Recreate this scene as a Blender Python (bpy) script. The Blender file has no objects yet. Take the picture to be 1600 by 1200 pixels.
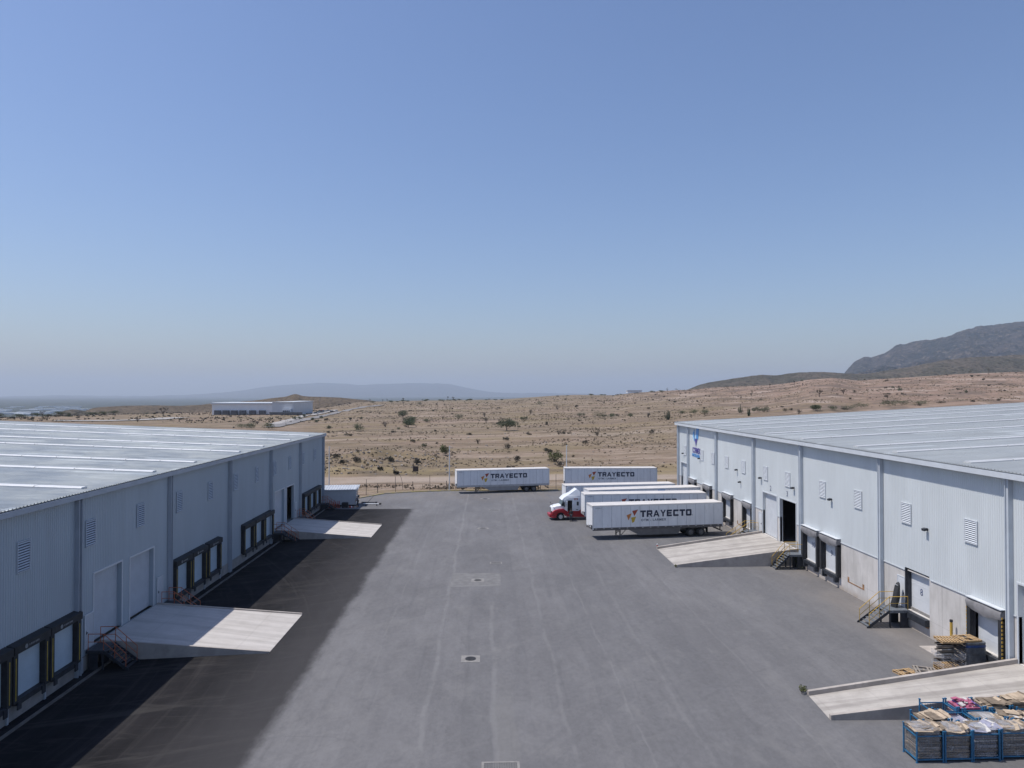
import bpy, bmesh, math, random
import numpy as np
from mathutils import Vector, Matrix
R = math.radians
PI = math.pi
scene = bpy.context.scene
COL = scene.collection

# ------------------------------------------------------------------ camera, sky, sun, exposure
CAM_H = 17.5
cam_data = bpy.data.cameras.new('camera')
cam = bpy.data.objects.new('camera', cam_data)
COL.objects.link(cam)
cam_data.sensor_width = 36.0
cam_data.lens = 36.0 * 1109.0 / 1600.0
cam_data.clip_start = 0.1
cam_data.clip_end = 120000
cam.location = (0, 0, CAM_H)
YAW = R(1.9625)
cam.rotation_euler = (R(90 + 0.826), 0, -YAW)
scene.camera = cam

SUN_DIR = Vector((-0.495, 0.02, 1.0)).normalized()
sun_el = math.asin(SUN_DIR.z)
world = bpy.data.worlds.new('World')
scene.world = world
world.use_nodes = True
wn = world.node_tree
wn.nodes.clear()
sky = wn.nodes.new('ShaderNodeTexSky')
sky.sky_type = 'NISHITA'
sky.sun_disc = False
sky.sun_elevation = sun_el
sky.sun_rotation = math.atan2(SUN_DIR.x, SUN_DIR.y)
sky.altitude = 400
sky.air_density = 1.3
sky.dust_density = 1.5
sky.ozone_density = 6.0
bg = wn.nodes.new('ShaderNodeBackground')
bg.inputs['Strength'].default_value = 0.12
wo = wn.nodes.new('ShaderNodeOutputWorld')
tint = wn.nodes.new('ShaderNodeMix'); tint.data_type = 'RGBA'; tint.blend_type = 'MULTIPLY'
tint.inputs[0].default_value = 1.0; tint.inputs[7].default_value = (0.99, 0.955, 1.05, 1)   # white balance of the picture
wn.links.new(sky.outputs[0], tint.inputs[6]); wn.links.new(tint.outputs[2], bg.inputs[0])
wn.links.new(bg.outputs[0], wo.inputs[0])

sd = bpy.data.lights.new('sun', 'SUN')
sd.energy = 4.4
sd.angle = R(0.53)
sd.color = (1.0, 0.95, 0.88)
sun = bpy.data.objects.new('sun', sd)
COL.objects.link(sun)
sun.rotation_euler = SUN_DIR.to_track_quat('Z', 'Y').to_euler()

scene.view_settings.view_transform = 'Standard'
scene.view_settings.look = 'None'
scene.view_settings.exposure = 0.0
scene.view_settings.gamma = 1.0
scene.cycles.max_bounces = 6
scene.cycles.volume_bounces = 0
scene.cycles.transparent_max_bounces = 12

# ------------------------------------------------------------------ tagging helpers
def tag(o, label=None, cat=None, group=None, kind=None):
    if label: o['label'] = label
    if cat: o['category'] = cat
    if group: o['group'] = group
    if kind: o['kind'] = kind
    return o

def empty(name, loc=(0, 0, 0), rz=0.0, label=None, cat=None, group=None):
    o = bpy.data.objects.new(name, None)
    o.empty_display_size = 0.3
    COL.objects.link(o)
    o.location = loc
    o.rotation_euler = (0, 0, rz)
    tag(o, label, cat, group)
    return o

def copy_tree(o, parent=None):
    c = o.copy()
    COL.objects.link(c)
    if parent is not None: c.parent = parent
    for ch in list(o.children):
        copy_tree(ch, c)
    return c

def copy_thing(src, loc, rz, label, group=None, scale=None):
    c = copy_tree(src)
    c.location = loc
    c.rotation_euler = (0, 0, rz)
    if scale is not None: c.scale = scale
    c['label'] = label
    if group: c['group'] = group
    return c

# ------------------------------------------------------------------ mesh collector
class MB:
    def __init__(self, sx=1.0):
        self.v = []; self.f = []; self.mi = []; self.sx = sx
    def add(self, vs, fs, m=0):
        n = len(self.v)
        for p in vs: self.v.append((p[0] * self.sx, p[1], p[2]))
        for f in fs:
            f = [n + i for i in f]
            if self.sx < 0: f.reverse()
            self.f.append(f); self.mi.append(m)
        return self
    def box(self, x0, x1, y0, y1, z0, z1, m=0):
        if x0 > x1: x0, x1 = x1, x0
        if y0 > y1: y0, y1 = y1, y0
        if z0 > z1: z0, z1 = z1, z0
        vs = [(x0,y0,z0),(x1,y0,z0),(x1,y1,z0),(x0,y1,z0),(x0,y0,z1),(x1,y0,z1),(x1,y1,z1),(x0,y1,z1)]
        return self.add(vs, [(0,3,2,1),(4,5,6,7),(0,1,5,4),(1,2,6,5),(2,3,7,6),(3,0,4,7)], m)
    def quad(self, a, b, c, d, m=0):
        return self.add([a, b, c, d], [(0,1,2,3)], m)
    def tbox(self, M, sx, sy, sz, m=0):
        vs = []
        for z in (-.5,.5):
            for (x, y) in ((-.5,-.5),(.5,-.5),(.5,.5),(-.5,.5)):
                vs.append(M @ Vector((x*sx, y*sy, z*sz)))
        return self.add(vs, [(0,3,2,1),(4,5,6,7),(0,1,5,4),(1,2,6,5),(2,3,7,6),(3,0,4,7)], m)
    def bar(self, a, b, w, h=None, m=0):
        h = h or w
        a = Vector(a); b = Vector(b); d = b - a
        L = d.length
        if L < 1e-6: return self
        q = d.to_track_quat('X', 'Z')
        M = Matrix.Translation((a + b) / 2) @ q.to_matrix().to_4x4()
        return self.tbox(M, L, w, h, m)
    def tube(self, a, b, r0, r1=None, n=8, m=0, caps=True):
        r1 = r0 if r1 is None else r1
        a = Vector(a); b = Vector(b)
        q = (b - a).to_track_quat('Z', 'Y')
        vs = []
        for (c, r) in ((a, r0), (b, r1)):
            for i in range(n):
                t = 2 * PI * i / n
                vs.append(c + q @ Vector((r*math.cos(t), r*math.sin(t), 0)))
        fs = [(i, (i+1) % n, n + (i+1) % n, n + i) for i in range(n)]
        if caps:
            fs.append(tuple(reversed(range(n)))); fs.append(tuple(range(n, 2*n)))
        return self.add(vs, fs, m)
    def path(self, pts, r, n=6, m=0):
        for i in range(len(pts) - 1):
            self.tube(pts[i], pts[i+1], r, n=n, m=m)
        return self
    def prism_y(self, poly, y0, y1, m=0):      # polygon of (x, z), counter-clockwise seen from -y
        n = len(poly)
        vs = [(p[0], y0, p[1]) for p in poly] + [(p[0], y1, p[1]) for p in poly]
        fs = [tuple(range(n)), tuple(reversed(range(n, 2*n)))]
        for i in range(n):
            j = (i+1) % n
            fs.append((i, n+i, n+j, j))
        return self.add(vs, fs, m)
    def prism_z(self, poly, z0, z1, m=0):      # polygon of (x, y) counter-clockwise from above
        n = len(poly)
        vs = [(p[0], p[1], z0) for p in poly] + [(p[0], p[1], z1) for p in poly]
        fs = [tuple(reversed(range(n))), tuple(range(n, 2*n))]
        for i in range(n):
            j = (i+1) % n
            fs.append((i, j, n+j, n+i))
        return self.add(vs, fs, m)
    def ring_y(self, cx, cz, prof, n=20, m=0):   # lathe round the y axis, prof = [(y, r)]
        vs = []; fs = []
        k = len(prof)
        for (y, r) in prof:
            for i in range(n):
                t = 2*PI*i/n
                vs.append((cx + r*math.cos(t), y, cz + r*math.sin(t)))
        for j in range(k-1):
            for i in range(n):
                a = j*n+i; b = j*n+(i+1) % n
                fs.append((a, a+n, b+n, b))
        fs.append(tuple(range(n))); fs.append(tuple(reversed(range((k-1)*n, k*n))))
        return self.add(vs, fs, m)
    def mesh(self, name, mats, bevel=0.0, smooth=False, recalc=False):
        me = bpy.data.meshes.new(name)
        me.from_pydata(self.v, [], self.f)
        if not isinstance(mats, (list, tuple)): mats = [mats]
        for mm in mats: me.materials.append(mm)
        if len(mats) > 1: me.polygons.foreach_set('material_index', self.mi)
        if bevel or recalc:
            bm = bmesh.new(); bm.from_mesh(me)
            bmesh.ops.remove_doubles(bm, verts=bm.verts, dist=1e-4)
            if recalc: bmesh.ops.recalc_face_normals(bm, faces=bm.faces)
            if bevel:
                es = [e for e in bm.edges if len(e.link_faces) == 2 and e.calc_face_angle(0) > R(28)]
                bmesh.ops.bevel(bm, geom=es, offset=bevel, segments=2, affect='EDGES', profile=0.6, clamp_overlap=True)
            bm.to_mesh(me); bm.free()
        if smooth:
            me.polygons.foreach_set('use_smooth', [True]*len(me.polygons))
            if hasattr(me, 'set_sharp_from_angle'): me.set_sharp_from_angle(angle=R(40))
        me.update()
        return me
    def build(self, name, mats, parent=None, loc=(0,0,0), rot=(0,0,0), bevel=0.0, smooth=False, recalc=False):
        o = bpy.data.objects.new(name, self.mesh(name, mats, bevel, smooth, recalc))
        COL.objects.link(o)
        o.location = loc; o.rotation_euler = rot
        if parent is not None: o.parent = parent
        return o

def text_obj(txt, name, mat, parent, size, M, xs=1.0, depth=0.006, bold=0.0, spacing=1.0):
    """lettering as a thin mesh; M maps the text plane (x right, y up) into the parent's space"""
    cu = bpy.data.curves.new(name, 'FONT')
    cu.body = txt; cu.size = size; cu.extrude = depth/2; cu.offset = bold; cu.space_character = spacing
    cu.resolution_u = 3
    t = bpy.data.objects.new(name, cu); COL.objects.link(t)
    bpy.context.view_layer.update()
    dg = bpy.context.evaluated_depsgraph_get()
    me = bpy.data.meshes.new_from_object(t.evaluated_get(dg))
    bpy.data.objects.remove(t); bpy.data.curves.remove(cu)
    me.transform(M @ Matrix.Diagonal((xs, 1, 1, 1)))
    me.materials.clear(); me.materials.append(mat)
    me.name = name
    o = bpy.data.objects.new(name, me); COL.objects.link(o)
    if parent is not None: o.parent = parent
    return o

# ------------------------------------------------------------------ materials
def new_mat(name):
    m = bpy.data.materials.new(name); m.use_nodes = True
    nt = m.node_tree; nt.nodes.clear()
    out = nt.nodes.new('ShaderNodeOutputMaterial')
    bs = nt.nodes.new('ShaderNodeBsdfPrincipled')
    nt.links.new(bs.outputs[0], out.inputs[0])
    return m, nt, bs

class NT:
    """small helper for wiring node trees"""
    def __init__(self, nt): self.nt = nt
    def n(self, t, **k):
        nd = self.nt.nodes.new(t)
        for a, b in k.items(): setattr(nd, a, b)
        return nd
    def l(self, a, b): self.nt.links.new(a, b)
    def put(self, sock, v):
        if isinstance(v, bpy.types.NodeSocket): self.l(v, sock)
        elif isinstance(v, (tuple, list)) and len(v) == 3 and sock.type == 'RGBA': sock.default_value = (*v, 1)
        else: sock.default_value = v
    def coord(self, kind='Object'):
        return self.n('ShaderNodeTexCoord').outputs[kind]
    def mapping(self, vec, scale=(1,1,1), rot=(0,0,0), loc=(0,0,0)):
        m = self.n('ShaderNodeMapping')
        self.l(vec, m.inputs[0]); m.inputs['Scale'].default_value = scale
        m.inputs['Rotation'].default_value = rot; m.inputs['Location'].default_value = loc
        return m.outputs[0]
    def noise(self, vec, scale, detail=4, rough=0.55, dist=0.0):
        t = self.n('ShaderNodeTexNoise')
        self.l(vec, t.inputs['Vector'])
        t.inputs['Scale'].default_value = scale; t.inputs['Detail'].default_value = detail
        t.inputs['Roughness'].default_value = rough; t.inputs['Distortion'].default_value = dist
        return t.outputs['Fac']
    def math(self, op, a, b=0.0, clamp=False):
        m = self.n('ShaderNodeMath', operation=op); m.use_clamp = clamp
        self.put(m.inputs[0], a); self.put(m.inputs[1], b)
        return m.outputs[0]
    def ramp(self, v, a, b, lo=0.0, hi=1.0, smooth=True):
        m = self.n('ShaderNodeMapRange'); m.clamp = True
        if smooth: m.interpolation_type = 'SMOOTHSTEP'
        self.put(m.inputs['Value'], v)
        m.inputs['From Min'].default_value = a; m.inputs['From Max'].default_value = b
        m.inputs['To Min'].default_value = lo; m.inputs['To Max'].default_value = hi
        return m.outputs['Result']
    def mix(self, f, a, b, blend='MIX'):
        m = self.n('ShaderNodeMix', data_type='RGBA', blend_type=blend)
        self.put(m.inputs[0], f); self.put(m.inputs[6], a); self.put(m.inputs[7], b)
        return m.outputs[2]
    def sep(self, v):
        s = self.n('ShaderNodeSeparateXYZ'); self.l(v, s.inputs[0]); return s.outputs
    def bump(self, h, strength=0.3, dist=0.02):
        b = self.n('ShaderNodeBump'); self.put(b.inputs['Height'], h)
        b.inputs['Strength'].default_value = strength; b.inputs['Distance'].default_value = dist
        return b.outputs[0]

def mat_plain(name, col, rough=0.6, metal=0.0, var=0.12, scale=3.0, dirt=None, dirt_amt=0.0, spec=0.5, bump=0.0, stretch=(1,1,1)):
    m, nt, bs = new_mat(name)
    w = NT(nt)
    c = w.mapping(w.coord(), stretch)
    n1 = w.noise(c, scale, 5, 0.6)
    lo = tuple(x*(1-var) for x in col); hi = tuple(min(1, x*(1+var)) for x in col)
    cc = w.mix(w.ramp(n1, 0.3, 0.7), lo, hi)
    if dirt is not None:
        n2 = w.noise(c, scale*2.7, 6, 0.65)
        cc = w.mix(w.ramp(n2, 0.62 - 0.35*dirt_amt, 0.8, 0, min(1, dirt_amt*1.4)), cc, dirt)
    w.l(cc, bs.inputs['Base Color'])
    bs.inputs['Roughness'].default_value = rough
    bs.inputs['Metallic'].default_value = metal
    bs.inputs['Specular IOR Level'].default_value = spec
    if bump: w.l(w.bump(n1, bump, 0.02), bs.inputs['Normal'])
    return m
# ------------------------------------------------------------------ terrain heights (numpy)
#TERR_BEGIN
def _hash(ix, iy, seed):
    h = (ix.astype(np.int64)*374761393 + iy.astype(np.int64)*668265263 + seed*1442695041) & 0x7fffffff
    h = ((h ^ (h >> 13)) * 1274126177) & 0x7fffffff
    h = h ^ (h >> 16)
    return (h & 0xffff) / 65535.0
def vnoise(x, y, seed=0):
    x = np.asarray(x, float); y = np.asarray(y, float)
    ix = np.floor(x); iy = np.floor(y)
    fx = x-ix; fy = y-iy
    fx = fx*fx*(3-2*fx); fy = fy*fy*(3-2*fy)
    a = _hash(ix, iy, seed); b = _hash(ix+1, iy, seed); c = _hash(ix, iy+1, seed); d = _hash(ix+1, iy+1, seed)
    return (a*(1-fx)+b*fx)*(1-fy) + (c*(1-fx)+d*fx)*fy
def fbm(x, y, octs=4, seed=0, gain=0.5):
    s = 0; a = 1; t = 0
    for o in range(octs):
        s = s + a*(vnoise(x*2**o, y*2**o, seed+o*17)-0.5); t += a; a *= gain
    return s/t*2
PSI_ = math.radians(1.9625)
CREST = [(-900,430,653),(0,430,653),(130,480,650),(330,560,645),(430,600,642),(500,700,639),(560,900,629),(620,1000,627),(700,1050,625.5),(780,1050,624.5),(830,1050,621),
         (870,1050,618),(900,1050,617),(960,1000,617.5),(990,950,613.5),(1060,900,609.5),(1075,880,609),(1120,820,605),(1200,760,602),(1240,720,597),(1260,700,593),(1300,690,590),
         (1340,690,594),(1400,680,590),(1480,660,585),(1520,640,583),(1600,620,580),(1700,600,577),(2600,600,576)]
_cp = [c[0] for c in CREST]
def px_of(X, Y):
    az = np.arctan2(X, np.maximum(Y, 1e-3)) - PSI_
    az = np.clip(az, -1.0, 1.0)
    return 800 + 1109*np.tan(az)
def T(X, Y):
    X = np.asarray(X, float); Y = np.asarray(Y, float)
    p = px_of(X, Y)
    Rc = np.interp(p, _cp, [c[1] for c in CREST]); yc = np.interp(p, _cp, [c[2] for c in CREST])
    zc = 17.5 + (616-yc)/1109*Rc
    t = np.clip((Y-133)/(Rc-133), 0, None)
    up = zc*np.where(t < 1, t, 1)
    valley = np.interp(p, [-900, 400, 600, 1000, 1300], [-62, -62, -45, -45, -30])
    u = np.clip((Y-Rc)/(1.6*Rc), 0, 1); u = u*u*(3-2*u)
    z = up*(1-u) + valley*u
    amp = np.clip((Y-150)/250, 0, 1)
    z = z + amp*(0.9*fbm(X/55, Y/38, 4, 3) + 0.22*fbm(X/9, Y/7, 3, 8))*np.where(t < 1, np.minimum(1, (1.15-t)*3), 0.4)
    # gullied ground on the slope at the right
    g = np.clip((p-1040)/150, 0, 1)*np.clip((Y-260)/150, 0, 1)*np.clip((1.0-t)*5, 0, 1)
    z = z + g*(-2.2*np.abs(fbm(X/38, Y/60, 4, 21)))
    # rough heaped spoil behind the fence
    b = np.exp(-((X+27)/13.0)**2)*np.exp(-((Y-183)/24.0)**2)
    z = z + b*(1.5 + 2.0*fbm(X/5, Y/5, 4, 5) + 0.8*fbm(X/1.4, Y/1.4, 2, 6)) 
    return np.where(Y < 133, 0.0, z)
#TERR_END
def Tz(x, y): return float(T(np.array([x]), np.array([y]))[0])

# ---- ground material
def terrain_mat():
    m, nt, bs = new_mat('dry_ground')
    w = NT(nt)
    P = w.coord()
    x, y, z = w.sep(P)
    big = w.noise(w.mapping(P, (1, 1.8, 0)), 0.012, 5, 0.6)
    mid = w.noise(w.mapping(P, (1, 2.2, 0)), 0.07, 6, 0.65)
    fine = w.noise(w.mapping(P, (1, 1.6, 0)), 0.5, 6, 0.7)
    c = w.mix(w.ramp(big, 0.35, 0.65), (0.227, 0.165, 0.121), (0.196, 0.155, 0.105))
    c = w.mix(w.ramp(mid, 0.50, 0.62, 0, 0.75), c, (0.291, 0.229, 0.182))
    c = w.mix(w.ramp(mid, 0.47, 0.36, 0, 0.75), c, (0.124, 0.099, 0.071))
    bands = w.noise(w.mapping(P, (.22, 1.5, 0), (0, 0, -.05)), 0.06, 6, 0.7)
    c = w.mix(w.ramp(bands, 0.51, 0.60, 0, 0.75), c, (0.150, 0.118, 0.082))
    c = w.mix(w.ramp(bands, 0.47, 0.38, 0, 0.75), c, (0.335, 0.270, 0.215))
    spk = w.noise(w.mapping(P, (1, .8, 0)), 1.3, 5, 0.8)
    c = w.mix(w.ramp(spk, 0.54, 0.66, 0, 0.6), c, (0.085, 0.07, 0.05))
    c = w.mix(w.ramp(fine, 0.52, 0.66, 0, 0.5), c, (0.102, 0.080, 0.058))
    c = w.mix(w.ramp(fine, 0.45, 0.25, 0, 0.4), c, (0.314, 0.258, 0.202))
    # tracks of pale dirt crossing the field
    wob = w.math('MULTIPLY', w.math('SUBTRACT', w.noise(w.mapping(P, (1, 0, 0)), 0.02, 3), 0.5), 22)
    yy = w.math('ADD', w.math('ADD', y, wob), w.math('MULTIPLY', x, -0.06))
    def track(y0, h, amt, cc):
        d = w.math('ABSOLUTE', w.math('SUBTRACT', yy, y0))
        f = w.ramp(d, h*0.55, h, amt, 0.0)
        f = w.math('MULTIPLY', f, w.ramp(mid, 0.25, 0.5, 0.35, 1.0))
        return w.mix(f, c, cc)
    c = track(146, 6.0, 0.85, (0.344, 0.282, 0.232))
    c = track(262, 5.0, 0.6, (0.337, 0.275, 0.225))
    c = track(330, 9.0, 0.35, (0.159, 0.122, 0.091))
    c = track(405, 6.0, 0.4, (0.146, 0.114, 0.090))
    c = track(640, 14.0, 0.5, (0.321, 0.258, 0.196))
    dg = w.noise(w.mapping(P, (.7, 1.3, 0)), 0.028, 5, 0.65)
    c = w.mix(w.ramp(dg, 0.50, 0.60, 0, .6), c, (0.205, 0.160, 0.095))
    # redder bare slope at the right
    f = w.math('MULTIPLY', w.ramp(x, 110, 260), w.ramp(mid, 0.35, 0.6, 0.2, 0.8))
    c = w.mix(f, c, (0.259, 0.174, 0.137))
    gul = w.noise(w.mapping(P, (1, .55, 0), (0, 0, .25)), 0.035, 7, 0.72, )
    f2 = w.math('MULTIPLY', w.ramp(x, 90, 170), w.ramp(gul, 0.50, 0.58, 0, .75))
    c = w.mix(f2, c, (0.125, 0.098, 0.078))
    f3 = w.math('MULTIPLY', w.ramp(x, 90, 170), w.ramp(gul, 0.46, 0.40, 0, .8))
    c = w.mix(f3, c, (0.34, 0.27, 0.225))
    # yellow dry grass near the road
    f = w.math('MULTIPLY', w.ramp(w.math('ABSOLUTE', w.math('SUBTRACT', y, 158)), 4, 12, 0.55, 0), w.ramp(mid, 0.4, 0.55))
    c = w.mix(f, c, (0.237, 0.187, 0.093))
    # beyond two kilometres the plain is greener
    c = w.mix(w.ramp(y, 700, 1600, 0, 0.6), c, (0.076, 0.088, 0.057))
    c = w.mix(w.ramp(y, 1400, 3000, 0, 0.95), c, (0.045, 0.055, 0.048))
    w.l(c, bs.inputs['Base Color'])
    bs.inputs['Roughness'].default_value = 0.95
    bs.inputs['Specular IOR Level'].default_value = 0.1
    w.l(w.bump(w.math('ADD', w.math('MULTIPLY', mid, 3.0), fine), 0.6, 0.5), bs.inputs['Normal'])
    return m

def build_ground():
    azs = [R(a) for a in np.arange(-62, 62.01, 0.3)] + [R(a) for a in range(66, 298, 4)]
    rs = [8, 30, 60, 90, 110, 124, 130, 133]
    r = 135.0
    while r < 260: rs.append(r); r += 1.3
    while r < 9000: rs.append(r); r *= 1.0085 if r < 1500 else 1.03
    rs += [9500, 13000, 20000, 29000]
    azs = np.array(azs); rs = np.array(rs)
    A, D = np.meshgrid(azs, rs)
    # rows follow the forward distance in front and the radius behind, so the flat yard edge stays clean
    ca = np.where(np.abs(np.arctan2(np.sin(A), np.cos(A))) < R(63), np.cos(A), 0.45)
    rad = D/ca
    X = rad*np.sin(A); Y = rad*np.cos(A)
    Z = T(X, Y)
    nr, na = X.shape
    vs = np.stack([X, Y, Z], -1).reshape(-1, 3).tolist()
    vs.append((0, 0, 0))
    fs = []
    for i in range(nr-1):
        for j in range(na):
            k = (j+1) % na
            fs.append((i*na+j, i*na+k, (i+1)*na+k, (i+1)*na+j)[::-1])
    for j in range(na):
        fs.append((nr*na, (j+1) % na, j))
    me = bpy.data.meshes.new('ground'); me.from_pydata(vs, [], fs)
    me.materials.append(terrain_mat())
    me.polygons.foreach_set('use_smooth', [True]*len(me.polygons))
    o = bpy.data.objects.new('ground', me); COL.objects.link(o)
    tag(o, kind='structure')
    return o
build_ground()

# ---- hills and mountains: ridges standing at their own distance, with front and back slopes
def hill_mat(name, c1, c2, c3, s, spots=.85, sp=9.0):
    m, nt, bs = new_mat(name)
    w = NT(nt); P = w.coord()
    a = w.noise(P, s, 7, 0.65); b = w.noise(P, s*7, 6, 0.7)
    c = w.mix(w.ramp(a, 0.38, 0.62), c1, c2)
    c = w.mix(w.ramp(b, 0.5, 0.68, 0, 0.8), c, c3)
    cl = w.noise(P, s*sp, 4, 0.7)
    c = w.mix(w.ramp(cl, 0.50, 0.60, 0, spots), c, tuple(v*.3 for v in c1))
    c = w.mix(w.ramp(w.noise(P, s*sp*.7, 4, .8), 0.60, 0.70, 0, .7), c, tuple(min(.5, v*1.7) for v in c3))
    w.l(c, bs.inputs['Base Color']); bs.inputs['Roughness'].default_value = 0.95
    bs.inputs['Specular IOR Level'].default_value = 0.05
    w.l(w.bump(w.math('ADD', b, w.math('MULTIPLY', a, 3)), .9, .12/s), bs.inputs['Normal'])
    return m
def ridge(name, ctrl, Yc, front, back, zbase, mat, amp, ns, step=2.0, rows=70, seed=1, skyl=0.0, ridged=0.0):
    ps = np.arange(ctrl[0][0], ctrl[-1][0]+.1, step)
    yc = np.interp(ps, [c[0] for c in ctrl], [c[1] for c in ctrl])
    k = max(1, int(10/step)); ker = np.hanning(2*k+3)[1:-1]; ker /= ker.sum()
    yc = np.convolve(np.pad(yc, k, mode='edge'), ker, 'valid')
    yc = yc + skyl*(fbm(ps/14, ps*0, 4, seed+40)*.9 - .9*np.abs(fbm(ps/26, ps*0+3, 5, seed+60, .6)))
    tt = np.concatenate([np.linspace(0, 1, rows), np.linspace(1, 2, 14)[1:]])
    P, U = np.meshgrid(ps, tt)
    YC = np.broadcast_to(yc, P.shape)
    Y = np.where(U <= 1, Yc-front*(1-U), Yc+back*(U-1))
    az = np.arctan((P-800)/1109.0) + PSI_
    X = Y*np.tan(az)
    zc = 17.5+(616-YC)/1109*Yc
    prof = np.where(U <= 1, U**1.15, 1-(U-1)**1.3)
    Z = zbase + (zc-zbase)*prof
    e = np.sin(np.clip(U, 0, 1)*PI)**0.8
    Z = Z + e*amp*fbm(X/ns, Y/ns, 6, seed, 0.55) - e*ridged*amp*np.abs(fbm(X/ns/1.7, Y/ns/2.6, 5, seed+7, 0.5))
    nr, nc = P.shape
    vs = np.stack([X, Y, Z], -1).reshape(-1, 3).tolist()
    fs = [(i*nc+j, i*nc+j+1, (i+1)*nc+j+1, (i+1)*nc+j) for i in range(nr-1) for j in range(nc-1)]
    me = bpy.data.meshes.new(name); me.from_pydata(vs, [], fs); me.materials.append(mat)
    me.polygons.foreach_set('use_smooth', [True]*len(me.polygons))
    o = bpy.data.objects.new(name, me); COL.objects.link(o); tag(o, kind='structure')
    return o
M_far = hill_mat('far_slope', (0.05, 0.05, 0.045), (0.08, 0.07, 0.06), (0.04, 0.04, 0.035), 0.0008)
M_mtn = hill_mat('rocky_slope', (0.012, 0.017, 0.018), (0.058, 0.048, 0.045), (0.19, 0.15, 0.12), 0.0045, .9, 6.0)
M_green = hill_mat('scrub_slope', (0.085, 0.078, 0.058), (0.14, 0.115, 0.09), (0.13, 0.115, 0.09), 0.012, .8, 9.0)
M_tan = hill_mat('tan_slope', (0.17, 0.13, 0.09), (0.13, 0.10, 0.07), (0.07, 0.06, 0.04), 0.02)
ridge('mountains', [(-700,622),(-200,620),(0,621),(60,619),(90,617.5),(150,618),(200,619),(250,618),(300,616.5),(340,614),(380,610),(420,604),(450,601.5),(490,599),(510,598),(540,600),(560,602),(590,600),
      (620,599.5),(650,598.5),(680,599),(705,600.5),(722,604),(745,609.5),(765,612.5),(800,614),(850,614.5),(900,615),(960,617),(1040,620)], 21000, 4500, 2500, -60, M_far, 90, 2600, 3, 40, 5, 0.7, 0.6)
ridge('mountains', [(-700,627),(-100,627),(0,628),(40,629),(90,631),(150,634),(220,640),(260,644)], 12000, 3000, 2500, -62, M_far, 50, 1500, 3, 30, 9, 0.4)
ridge('mountains', [(1300,620),(1312,600),(1319,583),(1325,575),(1333,565),(1345,558),(1354,556),(1362,557.5),(1366,558.5),(1374,553),(1400,541),(1408,537.5),(1430,534),(1470,526),(1485,522),
      (1510,512),(1530,507),(1560,503),(1600,500),(1660,494),(1740,492),(1900,500),(2300,540)], 4900, 2300, 1300, -30, M_mtn, 190, 560, 1.5, 150, 3, 3.2, 1.4)
ridge('hills', [(1040,628),(1060,616),(1075,608.5),(1090,602),(1110,596.5),(1140,592),(1165,588.5),(1190,585.5),(1212,587),(1240,582),(1262,580.5),(1290,581),(1320,583),(1350,584),(1380,579.5),
      (1410,575),(1450,567),(1480,561),(1520,557),(1560,555),(1600,553),(1700,548),(1900,545),(2300,560)], 1900, 800, 600, -30, M_green, 26, 130, 2, 90, 4, 1.0, .6)
ridge('hills', [(118,648),(135,641),(145,637),(160,635.5),(200,633.5),(250,633),(280,634),(310,632.5),(335,630),(370,628),(400,625.5),(430,621.5),(448,620),(455,617),(460,615),(464,615),(470,618.5),
      (480,619.5),(500,620),(530,621),(560,624),(590,627),(640,632)], 1300, 500, 400, -62, M_tan, 7, 110, 2, 60, 12, 0.25)
ridge('hills', [(70,655),(90,645),(105,640),(118,639),(130,641),(150,646),(170,650)], 1000, 260, 300, -62, M_green, 6, 90, 2, 40, 15, 0.4)
# ------------------------------------------------------------------ yard surfaces
XL, XR = -25.5, 31.7            # faces of the two warehouses
YL1, YR1 = 111.0, 116.9         # their far ends

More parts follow.
